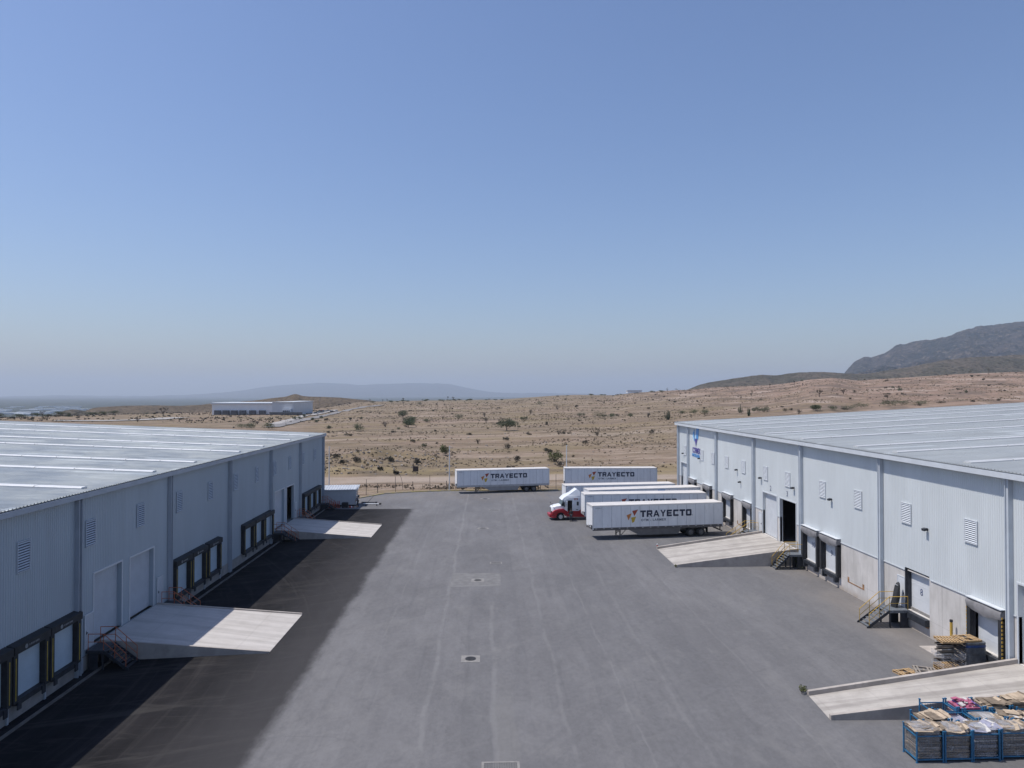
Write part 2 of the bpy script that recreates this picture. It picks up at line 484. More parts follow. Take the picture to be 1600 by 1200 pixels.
def asphalt_mat():
    m, nt, bs = new_mat('asphalt')
    w = NT(nt); P = w.coord(); x, y, z = w.sep(P)
    n_big = w.noise(w.mapping(P, (1, .45, 1)), 0.16, 5, 0.6)
    n_mid = w.noise(w.mapping(P, (1, .3, 1)), 0.9, 6, 0.65)
    n_fin = w.noise(P, 9.0, 5, 0.7)
    grit = w.noise(P, 60.0, 2, 0.8)
    c = w.mix(w.ramp(n_big, 0.32, 0.68), (0.128, 0.126, 0.130), (0.168, 0.165, 0.168))
    c = w.mix(w.ramp(n_mid, 0.35, 0.7, 0, 0.5), c, (0.118, 0.116, 0.120))
    c = w.mix(w.ramp(n_fin, 0.5, 0.75, 0, 0.22), c, (0.22, 0.215, 0.21))
    # paving lanes laid side by side
    wob = w.math('MULTIPLY', w.math('SUBTRACT', w.noise(w.mapping(P, (0, 1, 0)), 0.12, 4), 0.5), 0.9)
    wob2 = w.math('MULTIPLY', w.math('SUBTRACT', w.noise(w.mapping(P, (0, 1, 0)), 1.3, 3), 0.5), 0.18)
    xx = w.math('ADD', x, w.math('ADD', wob, wob2))
    lane = w.math('FRACT', w.math('MULTIPLY', w.math('ADD', xx, 1.4), 1/3.9))
    lane_id = w.math('FLOOR', w.math('MULTIPLY', w.math('ADD', xx, 1.4), 1/3.9))
    wn_ = w.n('ShaderNodeTexWhiteNoise', noise_dimensions='1D'); w.l(lane_id, wn_.inputs['W'])
    c = w.mix(w.ramp(wn_.outputs['Value'], 0, 1, 0.0, 0.30), c, (0.10, 0.10, 0.105))
    mot = w.noise(w.mapping(P, (1, .75, 1)), 3.2, 6, 0.75)
    c = w.mix(w.ramp(mot, .35, .65), w.mix(1.0, c, (0.935, 0.935, 0.935), 'MULTIPLY'), w.mix(1.0, c, (1.065, 1.065, 1.065), 'MULTIPLY'))
    blot = w.noise(w.mapping(P, (1, .5, 1)), .32, 5, .7)
    c = w.mix(w.ramp(blot, .52, .70, 0, .35), c, (0.205, 0.20, 0.196))
    # worn pale joints between lanes
    def joint(x0, wd, amt, ymin=-60, ymax=130):
        d = w.math('ABSOLUTE', w.math('SUBTRACT', xx, x0))
        f = w.ramp(d, wd*0.2, wd, amt, 0)
        br = w.ramp(w.noise(w.mapping(P, (.6, .22, 1)), 1.1, 4, 0.7), 0.34, 0.56)
        f = w.math('MULTIPLY', f, br)
        if ymax < 130: f = w.math('MULTIPLY', f, w.ramp(y, ymax-4, ymax, 1, 0))
        return w.mix(f, c, (0.225, 0.222, 0.22))
    for (x0, wd, amt, ym) in ((-3.4, .22, .36, 130), (0.35, .24, .32, 62), (4.2, .20, .26, 130), (7.9, .10, .25, 130), (10.7, .22, .2, 90), (-7.4, .10, .2, 130), (16.5, .12, .2, 70)):
        c = joint(x0, wd, amt, ymax=ym)
    # dusty strip patched down the middle
    f = w.math('MULTIPLY', w.ramp(w.math('ABSOLUTE', w.math('SUBTRACT', xx, 0.95)), .35, .75, .28, 0), w.ramp(y, 38, 46, 1, 0))
    c = w.mix(f, c, (0.20, 0.195, 0.185))
    # old oil and tyre stains
    st = w.noise(w.mapping(P, (1, .6, 1)), 0.55, 5, 0.75)
    c = w.mix(w.ramp(st, 0.60, 0.74, 0, 0.4), c, (0.07, 0.07, 0.075))
    ty = w.noise(w.mapping(P, (2.0, .05, 1), (0, 0, 0.08)), 0.8, 4, 0.6)
    c = w.mix(w.ramp(ty, 0.56, 0.7, 0, 0.25), c, (0.09, 0.09, 0.095))
    # sweeping arcs left by turning wheels
    def arcs(cx_, cy_, fr):
        dx = w.math('SUBTRACT', x, cx_); dy = w.math('SUBTRACT', y, cy_)
        r_ = w.math('SQRT', w.math('ADD', w.math('MULTIPLY', dx, dx), w.math('MULTIPLY', dy, dy)))
        cb = w.n('ShaderNodeCombineXYZ'); w.l(w.math('MULTIPLY', r_, fr), cb.inputs[0]); w.l(w.math('MULTIPLY', y, .05), cb.inputs[1]); w.l(w.math('MULTIPLY', x, .07), cb.inputs[2])
        return w.noise(cb.outputs[0], 1.0, 5, .7)
    a1 = arcs(-78.0, 38.0, 1.3); a2 = arcs(40.0, 10.0, 1.0); a3 = arcs(-52.0, 128.0, 1.2)
    c = w.mix(w.ramp(a2, .56, .68, 0, .16), c, (0.085, 0.085, 0.09))
    c = w.mix(w.ramp(a3, .56, .68, 0, .14), c, (0.21, 0.205, 0.20))
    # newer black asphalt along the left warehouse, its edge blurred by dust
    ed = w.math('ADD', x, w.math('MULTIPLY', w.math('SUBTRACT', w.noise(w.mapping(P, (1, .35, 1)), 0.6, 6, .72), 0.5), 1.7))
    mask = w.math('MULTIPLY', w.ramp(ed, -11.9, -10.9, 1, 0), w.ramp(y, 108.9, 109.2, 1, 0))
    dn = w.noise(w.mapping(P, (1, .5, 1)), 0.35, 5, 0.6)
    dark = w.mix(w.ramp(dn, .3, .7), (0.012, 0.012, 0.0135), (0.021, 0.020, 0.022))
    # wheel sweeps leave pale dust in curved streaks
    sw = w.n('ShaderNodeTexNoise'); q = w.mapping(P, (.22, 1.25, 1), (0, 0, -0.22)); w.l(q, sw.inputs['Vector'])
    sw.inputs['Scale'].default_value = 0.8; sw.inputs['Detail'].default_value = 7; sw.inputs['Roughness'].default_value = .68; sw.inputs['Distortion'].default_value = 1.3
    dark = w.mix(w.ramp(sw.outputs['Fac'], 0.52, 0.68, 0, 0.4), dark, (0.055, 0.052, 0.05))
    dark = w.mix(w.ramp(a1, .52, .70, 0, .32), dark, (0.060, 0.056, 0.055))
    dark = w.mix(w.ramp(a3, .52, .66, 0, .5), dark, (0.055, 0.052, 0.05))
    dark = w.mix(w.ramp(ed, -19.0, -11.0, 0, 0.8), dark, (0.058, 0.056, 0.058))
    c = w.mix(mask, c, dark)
    # tan dust gathered at the far edge and by the right-hand wall
    f = w.math('MULTIPLY', w.ramp(y, 109, 127, 0, .25), w.ramp(n_mid, .35, .65))
    c = w.mix(f, c, (0.26, 0.22, 0.18))
    f = w.math('MULTIPLY', w.ramp(x, 25, 31, 0, .35), w.ramp(n_big, .35, .65, .3, 1))
    c = w.mix(f, c, (0.23, 0.19, 0.15))
    # fine cracks
    vor = w.n('ShaderNodeTexVoronoi', feature='DISTANCE_TO_EDGE')
    w.l(w.mapping(w.n('ShaderNodeVectorMath', operation='ADD').outputs[0] if False else P, (1, .7, 1)), vor.inputs['Vector'])
    vor.inputs['Scale'].default_value = 0.23
    f = w.math('MULTIPLY', w.ramp(vor.outputs['Distance'], 0.0, 0.006, .22, 0), w.ramp(n_big, .5, .62))
    c = w.mix(f, c, (0.05, 0.05, 0.052))
    g = w.mix(w.ramp(grit, .3, .7), (0.84, 0.84, 0.84), (1.16, 1.16, 1.16))
    c = w.mix(1.0, c, g, 'MULTIPLY')
    w.l(c, bs.inputs['Base Color'])
    w.l(w.ramp(n_mid, .3, .7, .82, .95), bs.inputs['Roughness'])
    w.l(w.ramp(mask, 0, 1, .28, .08), bs.inputs['Specular IOR Level'])
    w.l(w.bump(w.math('ADD', grit, w.math('MULTIPLY', n_fin, .6)), 0.35, 0.01), bs.inputs['Normal'])
    return m

M_conc = mat_plain('concrete', (0.38, 0.345, 0.315), .85, var=.14, scale=.9, dirt=(0.22, 0.20, 0.18), dirt_amt=.35, spec=.2)
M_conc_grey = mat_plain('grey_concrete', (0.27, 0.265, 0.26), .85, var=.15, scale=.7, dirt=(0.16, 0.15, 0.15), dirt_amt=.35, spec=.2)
M_asph = asphalt_mat()
yard = [(-58, -45), (75, -45), (75, 129.5), (12.6, 129.0), (-7.2, 128.7), (-12.8, 127.6), (-18.2, 125.3), (-21.5, 120.2), (-58, 119.6)]
tag(MB().prism_z(yard, -0.3, 0.02).build('yard', M_asph), kind='structure')

# kerb round the far edge, with worn yellow paint
m, nt, bs = new_mat('yellow_kerb_paint')
w = NT(nt); P = w.coord()
nn = w.noise(P, 1.1, 6, .7)
w.l(w.mix(w.ramp(nn, .44, .6), (0.50, 0.41, 0.17), (0.40, 0.35, 0.28)), bs.inputs['Base Color']); bs.inputs['Roughness'].default_value = .85
M_kerb = m
kp = [(-58, 119.6), (-21.5, 120.2), (-18.2, 125.3), (-12.8, 127.6), (-7.2, 128.7), (12.6, 129.0), (75, 129.5)]
mb = MB()
for a, b in zip(kp[:-1], kp[1:]):
    mb.bar((a[0], a[1]+.1, .06), (b[0], b[1]+.1, .06), .22, .24)
tag(mb.build('kerb', M_kerb), kind='structure')
M_kerbg = mat_plain('dull_kerb', (0.15, 0.14, 0.13), .9, var=.2, scale=1.3, spec=.1)
# pale patch of concrete round the drain cover, and the kerb strip beside the left warehouse
mb = MB().prism_z([(-3.4, 64.8), (1.2, 64.9), (1.25, 69.6), (-3.4, 69.75)], 0.0, 0.026)
M_patch = mat_plain('patch_concrete', (0.172, 0.169, 0.168), .9, var=.16, scale=1.3, dirt=(0.13, .13, .13), dirt_amt=.5, spec=.2)
tag(mb.build('pavement_patch', M_patch), kind='structure')
mb = MB().box(-24.72, -24.55, 10, 47.4, 0, .11).box(-24.72, -24.55, 57.2, 86.3, 0, .11).box(-24.72, -24.55, 96.1, 110.5, 0, .11)
tag(mb.build('kerb', M_kerbg), kind='structure')
tag(MB().box(29.9, 31.2, 46.6, 48.5, 0, .05).build('pavement_patch', M_conc), kind='structure')

M_surr = mat_plain('worn_concrete', (0.235, 0.225, 0.215), .9, var=.15, scale=2, dirt=(.15, .15, .15), dirt_amt=.5, spec=.2)
M_iron = mat_plain('cast_iron', (0.055, 0.055, 0.058), .65, .3, var=.3, scale=9)
M_ironp = mat_plain('pale_iron', (0.11, 0.108, 0.105), .7, .1, var=.3, scale=9)
def manhole(x, y, s, lab, ring=True):
    t = empty('manhole', (x, y, 0.02), 0, lab, 'manhole cover', 'manhole covers down the yard')
    mb = MB()
    if ring: mb.box(-s, s, -s, s, 0, .014)
    else: mb.tube((0, 0, 0), (0, 0, .014), s, n=28)
    mb.build('surround', M_surr, t)
    mb = MB().tube((0, 0, .014), (0, 0, .034), s*.58 if ring else s*.72, n=28)
    for k in range(-3, 4):
        h = math.sqrt(max(0, (s*.5)**2-(k*s*.14)**2))
        mb.box(-h, h, k*s*.14-.018, k*s*.14+.018, .034, .044)
    mb.build('cover', (M_ironp if 'patch' in lab else M_iron) if ring else M_patch, t)
manhole(-1.12, 47.2, .62, 'manhole cover in a pale square of concrete, nearest the camera')
manhole(-.92, 67.0, .6, 'round dark manhole cover inside the pale concrete patch', True)
manhole(-.6, 92.8, .75, 'pale ringed manhole cover in the far half of the yard', False)
manhole(-.45, 119.0, .8, 'faint pale ringed manhole cover near the far end of the yard', False)
def drain(x, y, wx, wy, lab):
    t = empty('drain_grate', (x, y, 0.02), 0, lab, 'drain grate', 'drain grates down the yard')
    MB().box(-wx, wx, -wy, -wy+.12, 0, .016).box(-wx, wx, wy-.12, wy, 0, .016).box(-wx, -wx+.12, -wy+.12, wy-.12, 0, .016).box(wx-.12, wx, -wy+.12, wy-.12, 0, .016).build('frame', M_surr, t)
    mb = MB(); n = 14
    for i in range(n):
        xx = -wx+.15+(2*wx-.3)*i/(n-1)
        mb.box(xx-.018, xx+.018, -wy+.12, wy-.12, 0, .013)
    mb.build('grate', M_ironp, t)
drain(.87, 73.8, .62, .42, 'oblong drain grate just beyond the pale concrete patch')
drain(.98, 107.5, .8, .5, 'small pale drain grate at the far end of the yard')
drain(.62, 33.6, .9, .42, 'drain grate in pale concrete at the bottom edge of the picture')
# ------------------------------------------------------------------ warehouse materials
def wall_mat(name, base, pitch=1.0):
    m, nt, bs = new_mat(name)
    w = NT(nt); P = w.coord(); x, y, z = w.sep(P)
    n = w.noise(w.mapping(P, (1, 1, .25)), .5, 5, .6)
    wn_ = w.n('ShaderNodeTexWhiteNoise', noise_dimensions='1D'); w.l(w.math('FLOOR', w.math('MULTIPLY', y, 1/pitch)), wn_.inputs['W'])
    c = w.mix(w.ramp(n, .3, .7), tuple(v*.95 for v in base), tuple(min(1, v*1.04) for v in base))
    c = w.mix(w.ramp(wn_.outputs['Value'], 0, 1, 0, .10), c, tuple(v*.72 for v in base))
    seam = w.math('ABSOLUTE', w.math('SUBTRACT', w.math('FRACT', w.math('MULTIPLY', y, 1/pitch)), .5))
    c = w.mix(w.ramp(seam, .485, .5, 0, .25), c, tuple(v*.6 for v in base))
    st = w.noise(w.mapping(P, (1, 5, .22)), .7, 5, .7)
    c = w.mix(w.ramp(st, .58, .78, 0, .25), c, (0.33, 0.29, 0.24))
    w.l(c, bs.inputs['Base Color']); bs.inputs['Roughness'].default_value = .45
    bs.inputs['Specular IOR Level'].default_value = .4
    return m
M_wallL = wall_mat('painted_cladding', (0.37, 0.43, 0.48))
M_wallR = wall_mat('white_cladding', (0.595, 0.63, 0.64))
M_trim = mat_plain('white_trim', (0.55, 0.58, 0.61), .5, var=.05, scale=1)
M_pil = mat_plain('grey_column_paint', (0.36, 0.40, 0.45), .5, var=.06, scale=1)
M_door = mat_plain('white_door_paint', (0.62, 0.64, 0.66), .45, var=.05, scale=1.2, dirt=(.35, .32, .28), dirt_amt=.12)
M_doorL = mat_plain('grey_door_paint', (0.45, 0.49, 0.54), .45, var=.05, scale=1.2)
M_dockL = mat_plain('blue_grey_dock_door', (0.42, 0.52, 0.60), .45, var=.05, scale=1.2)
M_black = mat_plain('black_rubber', (0.022, 0.023, 0.026), .75, var=.3, scale=2, dirt=(.07, .065, .06), dirt_amt=.3)
M_steel_dark = mat_plain('dark_steel', (0.035, 0.04, 0.05), .55, .3, var=.25, scale=3)
M_yellow = mat_plain('yellow_paint', (0.52, 0.33, 0.06), .55, var=.15, scale=3, dirt=(.3, .16, .06), dirt_amt=.3)
M_yelstrip = mat_plain('yellow_strip', (0.38, 0.28, 0.035), .6, var=.2, scale=3)
M_orange = mat_plain('orange_rail_paint', (0.42, 0.13, 0.06), .55, var=.15, scale=3)
M_rust = mat_plain('rust', (0.27, 0.15, 0.075), .9, var=.4, scale=4)
M_hood = mat_plain('grey_canopy_fabric', (0.21, 0.205, 0.21), .85, var=.2, scale=1.5, dirt=(.3, .28, .26), dirt_amt=.3)
M_louver = mat_plain('louver_paint', (0.62, 0.65, 0.68), .45, var=.04)
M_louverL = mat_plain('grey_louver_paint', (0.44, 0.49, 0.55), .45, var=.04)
M_void = mat_plain('dark_gap', (0.035, 0.045, 0.07), .9)
M_voidR = mat_plain('grey_gap', (0.16, 0.18, 0.21), .9)
M_floor = mat_plain('indoor_floor', (0.22, 0.21, 0.2), .6)

def concrete_panel_mat():
    m, nt, bs = new_mat('precast_concrete')
    w = NT(nt); P = w.coord(); x, y, z = w.sep(P)
    n = w.noise(w.mapping(P, (1, 1, .5)), .55, 6, .65)
    c = w.mix(w.ramp(n, .32, .68), (0.47, 0.45, 0.425), (0.61, 0.585, 0.56))
    st = w.noise(w.mapping(P, (1, 3.2, .2)), 1.1, 5, .7)
    c = w.mix(w.ramp(st, .5, .72, 0, .45), c, (0.36, 0.345, 0.33))
    pn = w.math('ABSOLUTE', w.math('SUBTRACT', w.math('FRACT', w.math('MULTIPLY', w.math('ADD', y, .35), 1/3.27)), .5))
    c = w.mix(w.ramp(pn, .493, .5, 0, .7), c, (0.12, 0.11, 0.10))
    pz = w.math('ABSOLUTE', w.math('SUBTRACT', z, 1.25))
    c = w.mix(w.ramp(pz, 0, .025, .35, 0), c, (0.14, 0.13, 0.12))
    lo = w.math('MULTIPLY', w.ramp(z, 0, .7, 1, 0), w.ramp(n, .35, .6, .2, .8))
    c = w.mix(lo, c, (0.33, 0.27, 0.22))
    w.l(c, bs.inputs['Base Color']); bs.inputs['Roughness'].default_value = .85
    bs.inputs['Specular IOR Level'].default_value = .2
    return m
M_precast = concrete_panel_mat()

def roof_mat(name, base, metal, rough):
    m, nt, bs = new_mat(name)
    w = NT(nt); P = w.coord(); x, y, z = w.sep(P)
    n = w.noise(w.mapping(P, (.25, 1, 1)), .35, 6, .65)
    c = w.mix(w.ramp(n, .3, .7), tuple(v*.9 for v in base), tuple(min(1, v*1.08) for v in base))
    sheet = w.math('FRACT', w.math('MULTIPLY', x, 1/11.5))
    c = w.mix(w.ramp(w.math('ABSOLUTE', w.math('SUBTRACT', sheet, .5)), .497, .5, 0, .4), c, tuple(v*.6 for v in base))
    cb = w.n('ShaderNodeCombineXYZ'); w.l(w.math('FLOOR', w.math('MULTIPLY', y, 1/.95)), cb.inputs[0]); w.l(w.math('FLOOR', w.math('MULTIPLY', x, 1/5.75)), cb.inputs[1])
    wv = w.n('ShaderNodeTexWhiteNoise', noise_dimensions='2D'); w.l(cb.outputs[0], wv.inputs['Vector'])
    c = w.mix(w.ramp(wv.outputs['Value'], 0, 1, 0, .22), c, tuple(v*.80 for v in base))
    c = w.mix(w.ramp(wv.outputs['Value'], .93, .97, 0, .55), c, tuple(min(1, v*1.5) for v in base))
    d = w.noise(w.mapping(P, (.08, 1.6, 1)), 1.2, 5, .7)
    c = w.mix(w.ramp(d, .55, .75, 0, .3), c, (0.36, 0.34, 0.31))
    w.l(c, bs.inputs['Base Color']); bs.inputs['Metallic'].default_value = metal
    w.l(w.ramp(w.noise(w.mapping(P, (.5, .5, 1)), .5, 4), .3, .7, rough-.10, rough+.10), bs.inputs['Roughness'])
    h = w.math('ADD', w.noise(w.mapping(P, (.12, .5, 1)), .9, 4, .6), w.math('MULTIPLY', w.noise(w.mapping(P, (.5, 1.4, 1)), 1.2, 3), .4))
    w.l(w.bump(h, .35, .12), bs.inputs['Normal'])
    return m
M_roofL = roof_mat('galvanised_roof', (0.41, 0.435, 0.43), .5, .44)
M_roofR = roof_mat('aged_galvanised_roof', (0.45, 0.47, 0.465), .15, .55)
M_sky = mat_plain('skylight_sheet', (0.68, 0.68, 0.67), .35, var=.06, scale=2)  # lighter than the right-hand strips, roof glare put into the colour

# ------------------------------------------------------------------ wall building blocks (local x = out from the wall face)
def ribbed(mb, y0, y1, z0, z1, pitch=.2, d=.02, x=0.0):
    ys = [(y0, 0)]
    k = math.ceil(y0/pitch - 1e-6)
    while k*pitch < y1 - 1e-6:
        c = k*pitch
        for (dy, dx) in ((.012, 0), (.034, d), (.076, d), (.098, 0)):
            if y0 < c+dy < y1: ys.append((c+dy, dx))
        k += 1
    ys.append((y1, 0))
    vs = []; fs = []
    for (yy, dx) in ys: vs += [(x+dx, yy, z0), (x+dx, yy, z1)]
    for i in range(len(ys)-1): fs.append((2*i, 2*i+2, 2*i+3, 2*i+1))
    mb.add(vs, fs)
def rects_around(y0, y1, z0, z1, holes):
    """split a wall rectangle round holes (ya, yb, za, zb)"""
    cuts = sorted({y0, y1} | {min(max(v, y0), y1) for h in holes for v in h[:2]})
    out = []
    for a, b in zip(cuts[:-1], cuts[1:]):
        if b-a < 1e-4: continue
        mid = (a+b)/2
        hs = sorted([(h[2], h[3]) for h in holes if h[0] < mid < h[1]])
        z = z0
        for (ha, hb) in hs:
            if ha > z: out.append((a, b, z, min(ha, z1)))
            z = max(z, hb)
        if z < z1: out.append((a, b, z, z1))
    # merge neighbours with the same height so the sheeting stays whole
    res = []
    for r in out:
        for q in res:
            if abs(q[1]-r[0]) < 1e-6 and abs(q[2]-r[2]) < 1e-6 and abs(q[3]-r[3]) < 1e-6:
                q[1] = r[1]; break
        else: res.append(list(r))
    return [tuple(r) for r in res if r[3]-r[2] > 1e-4]
def reveal(mb, h, depth):
    y0, y1, z0, z1 = h; t = .06
    mb.box(-depth, -.001, y0-t, y0, z0, z1).box(-depth, -.001, y1, y1+t, z0, z1).box(-depth, -.001, y0-t, y1+t, z1, z1+t)

def roller_door(root, sx, h, mat, depth=.3, sheet_top=None, header=None):
    y0, y1, z0, z1 = h
    d = MB(sx).box(-depth-.06, -depth, y0, y1, z0, z1)
    n = int((z1-z0)/.11)
    for i in range(n):
        z = z0 + (z1-z0)*(i+.5)/n
        d.box(-depth, -depth+.02, y0+.05, y1-.05, z-.032, z+.032)
    o = d.build('roller_door', mat, root)
    MB(sx).box(-.02, .05, y0-.12, y0-.001, z0, z1+.12).box(-.02, .05, y1+.001, y1+.12, z0, z1+.12).box(-.02, .05, y0, y1, z1+.001, z1+.12).build('frame', M_trim, o)
    return o
def person_door(root, sx, y0, y1, z0, z1, mat):
    o = MB(sx).box(.03, .075, y0, y1, z0, z1).build('personnel_door', mat, root)
    MB(sx).box(.03, .095, y0-.07, y0-.002, z0, z1+.07).box(.03, .095, y1+.002, y1+.07, z0, z1+.07).box(.03, .095, y0, y1, z1+.002, z1+.07).build('frame', M_trim, o)
    MB(sx).box(.075, .13, y0+.09, y0+.21, z0+.98, z0+1.03).box(.075, .09, y0+.1, y0+.14, z0+.9, z0+1.12).build('handle', M_steel_dark, o)
    return o
def louver(root, sx, yc, zc, w_, h_, mat, void=None):
    mb = MB(sx); y0 = yc-w_/2; y1 = yc+w_/2; z0 = zc-h_/2; z1 = zc+h_/2
    mb.box(.028, .085, y0, y0+.05, z0, z1).box(.028, .085, y1-.05, y1, z0, z1).box(.028, .09, y0, y1, z1, z1+.05).box(.028, .095, y0, y1, z0-.05, z0)
    mb.box(.029, .036, y0+.05, y1-.05, z0, z1, 1)  # backing plate, coloured dark for the shadow between the slats
    n = 11
    for i in range(n):
        z = z0 + (z1-z0)*(i+.5)/n; dz = (z1-z0)/n*.25
        mb.add([(.04, y0+.05, z+dz), (.082, y0+.05, z-dz*.75), (.082, y1-.05, z-dz*.75), (.04, y1-.05, z+dz),
                (.04, y0+.05, z+dz-.012), (.082, y0+.05, z-dz*.75-.012), (.082, y1-.05, z-dz*.75-.012), (.04, y1-.05, z+dz-.012)],
               [(0, 1, 2, 3), (7, 6, 5, 4), (1, 5, 6, 2), (0, 4, 5, 1), (3, 2, 6, 7)])
    return mb.build('louver', [mat, void or M_void], root)
def wall_lamp(root, sx, y, z):
    mb = MB(sx).box(.028, .1, y-.09, y+.09, z-.08, z+.1)
    mb.bar((.1, y, z+.05), (.22, y, z+.07), .05)
    mb.add([(.16, y-.16, z+.12), (.38, y-.16, z+.05), (.38, y+.16, z+.05), (.16, y+.16, z+.12), (.17, y-.16, z-.06), (.35, y-.16, z-.1), (.35, y+.16, z-.1), (.17, y+.16, z-.06)],
           [(3, 2, 1, 0), (4, 5, 6, 7), (0, 1, 5, 4), (1, 2, 6, 5), (2, 3, 7, 6), (3, 0, 4, 7)])
    return mb.build('wall_lamp', M_steel_dark, root, recalc=True)

def dock_left(root, sx, yc, w_=3.1, z1=4.15, mark=True):
    """black foam dock shelter with a box hood; returns the shelter part"""
    y0 = yc-w_/2; y1 = yc+w_/2
    hd = MB(sx)
    hd.add([(0, y0, z1), (.48, y0, z1-.10), (.48, y1, z1-.10), (0, y1, z1), (0, y0, z1-.62), (.48, y0, z1-.52), (.48, y1, z1-.52), (0, y1, z1-.62)],
           [(3, 2, 1, 0), (4, 5, 6, 7), (0, 1, 5, 4), (1, 2, 6, 5), (2, 3, 7, 6), (3, 0, 4, 7)])
    o = hd.build('dock_shelter', M_black, root, recalc=True)
    for (a, b) in ((y0+.03, y0+.38), (y1-.38, y1-.03)):
        MB(sx).box(.03, .40, a, b, 1.0, z1-.55).build('side_pad', M_black, o)
        c = (a+b)/2
        MB(sx).box(.40, .412, c-.03, c+.03, 1.15, z1-.75).build('guide_strip', M_yelstrip, o)
    dr = MB(sx).box(.03, .07, y0+.385, y1-.385, 1.15, z1-.55)
    for z in (1.75, 2.35, 2.95): dr.box(.07, .078, y0+.385, y1-.385, z-.015, z+.015)
    dr.build('dock_door', M_dockL, o)
    MB(sx).box(.03, .36, y0+.4, y1-.4, .82, 1.12).box(.361, .43, y0+.35, y0+.65, .6, 1.05).box(.361, .43, y1-.65, y1-.35, .6, 1.05).build('leveler', M_steel_dark, o)
    MB(sx).box(.002, .02, y0+.6, y1-.6, .66, .8).build('rust_stain', M_rust, o)
    if mark:
        mk = MB(sx)
        mk.tube((.482, yc-.62, z1-.32), (.492, yc-.62, z1-.32), .12, n=16)
        for k in range(7): mk.box(.482, .49, yc-.38+k*.13, yc-.38+k*.13+(.09 if k % 3 else .06), z1-.37, z1-.27)
        mk.build('hood_mark', M_hood_mark, o)
    return o
M_hood_mark = mat_plain('faded_white_print', (0.22, 0.23, 0.24), .7)

def dock_right(root, sx, yc, w_=3.4, z1=4.45, num=None):
    """grey fabric hood, black side curtains, recessed white door, black leveler lip over rusty concrete"""
    y0 = yc-w_/2; y1 = yc+w_/2
    hd = MB(sx); n = 12; vs = []; fs = []
    for i in range(n+1):
        t = i/n; y = y0+(y1-y0)*t
        sag = .28 + .22*math.sin(PI*t)**1.4 + .03*math.sin(17*t)
        vs += [(.03, y, z1), (.40, y, z1-.12-.03*math.sin(9*t)), (.45, y, z1-.26), (.43+.03*math.sin(23*t), y, z1-.30-sag*.6), (.38, y, z1-.31-sag)]
    for i in range(n):
        for j in range(4):
            a = i*5+j; fs.append((a, a+1, a+6, a+5))
    # gable ends of the hood
    m_ = len(vs)
    vs += [(.03, y0, z1-.75), (.03, y1, z1-.75)]
    fs += [(0, m_, 4, 3, 2, 1), (n*5, n*5+1, n*5+2, n*5+3, n*5+4, m_+1)]
    hd.add(vs, fs)
    o = hd.build('dock_shelter', M_hood, root, smooth=True)
    MB(sx).box(.03, .42, y0-.02, y1+.02, z1+.003, z1+.055).build('head_flashing', M_trim, o)
    for (a, b) in ((y0, y0+.33), (y1-.33, y1)):
        pm = MB(sx).box(.03, .36, a, b, 1.05, z1-.5)
        pm.build('side_pad', M_black, o)
    edge = MB(sx)
    for a in (y0-.03, y1-.02):
        for k in range(12):
            z = 1.1+k*.24
            edge.box(.30, .375, a, a+.05, z, z+.12)
    if yc < 50: edge.build('edge_strip', M_yellow, o)
    rz_ = .2 if yc < 50 else .10
    dr = MB(sx).box(-rz_-.06, -rz_, y0+.33, y1-.33, 1.18, z1-.3)
    for z in (1.9, 2.6, 3.3): dr.box(-rz_, -rz_+.008, y0+.33, y1-.33, z-.014, z+.014)
    dd = dr.build('dock_door', M_door, o)
    if num:
        Mx = Matrix(((0, 0, -1, rz_-.008), (-1, 0, 0, yc+.42), (0, 1, 0, 2.55), (0, 0, 0, 1)))
        text_obj(num, 'door_number', M_num, dd, .75, Mx, depth=.006)
    MB(sx).box(.03, .32, y0+.35, y1-.35, .80, 1.12).box(.03, .38, y0+.4, y0+.7, .5, 1.0).box(.03, .38, y1-.7, y1-.4, .5, 1.0).build('leveler', M_steel_dark, o)
    rs = MB(sx)
    rnd = random.Random(int(yc*10))
    for i in range(9):
        a = y0+.35+(w_-.9)*i/9; rs.box(.002, .012, a, a+(w_-.9)/9-.003, .82-rnd.uniform(.08, .28), .82)
    rs.build('rust_stain', M_rust, o)
    return o
M_num = mat_plain('navy_number_paint', (0.03, 0.05, 0.14), .5)

def skylights(root, sx, ys, x_end, zfun, mat):
    for y in ys:
        mb = MB(sx); x = -.3
        while x > -x_end:
            x2 = max(x-2.9, -x_end)
            za, zb = zfun(-x), zfun(-x2)
            mb.add([(x, y-.36, za+.10), (x2, y-.36, zb+.10), (x2, y+.36, zb+.10), (x, y+.36, za+.10),
                    (x, y-.24, za+.15), (x2, y-.24, zb+.15), (x2, y+.24, zb+.15), (x, y+.24, za+.15),
                    (x, y-.36, za+.03), (x2, y-.36, zb+.03), (x2, y+.36, zb+.03), (x, y+.36, za+.03)],
                   [(0, 1, 5, 4), (4, 5, 6, 7), (7, 6, 2, 3), (8, 9, 1, 0), (3, 2, 10, 11), (0, 4, 7, 3), (11, 8, 0, 3), (1, 2, 6, 5), (9, 10, 2, 1)])
            x = x2-.07
        mb.build('skylight', mat, root, recalc=True)

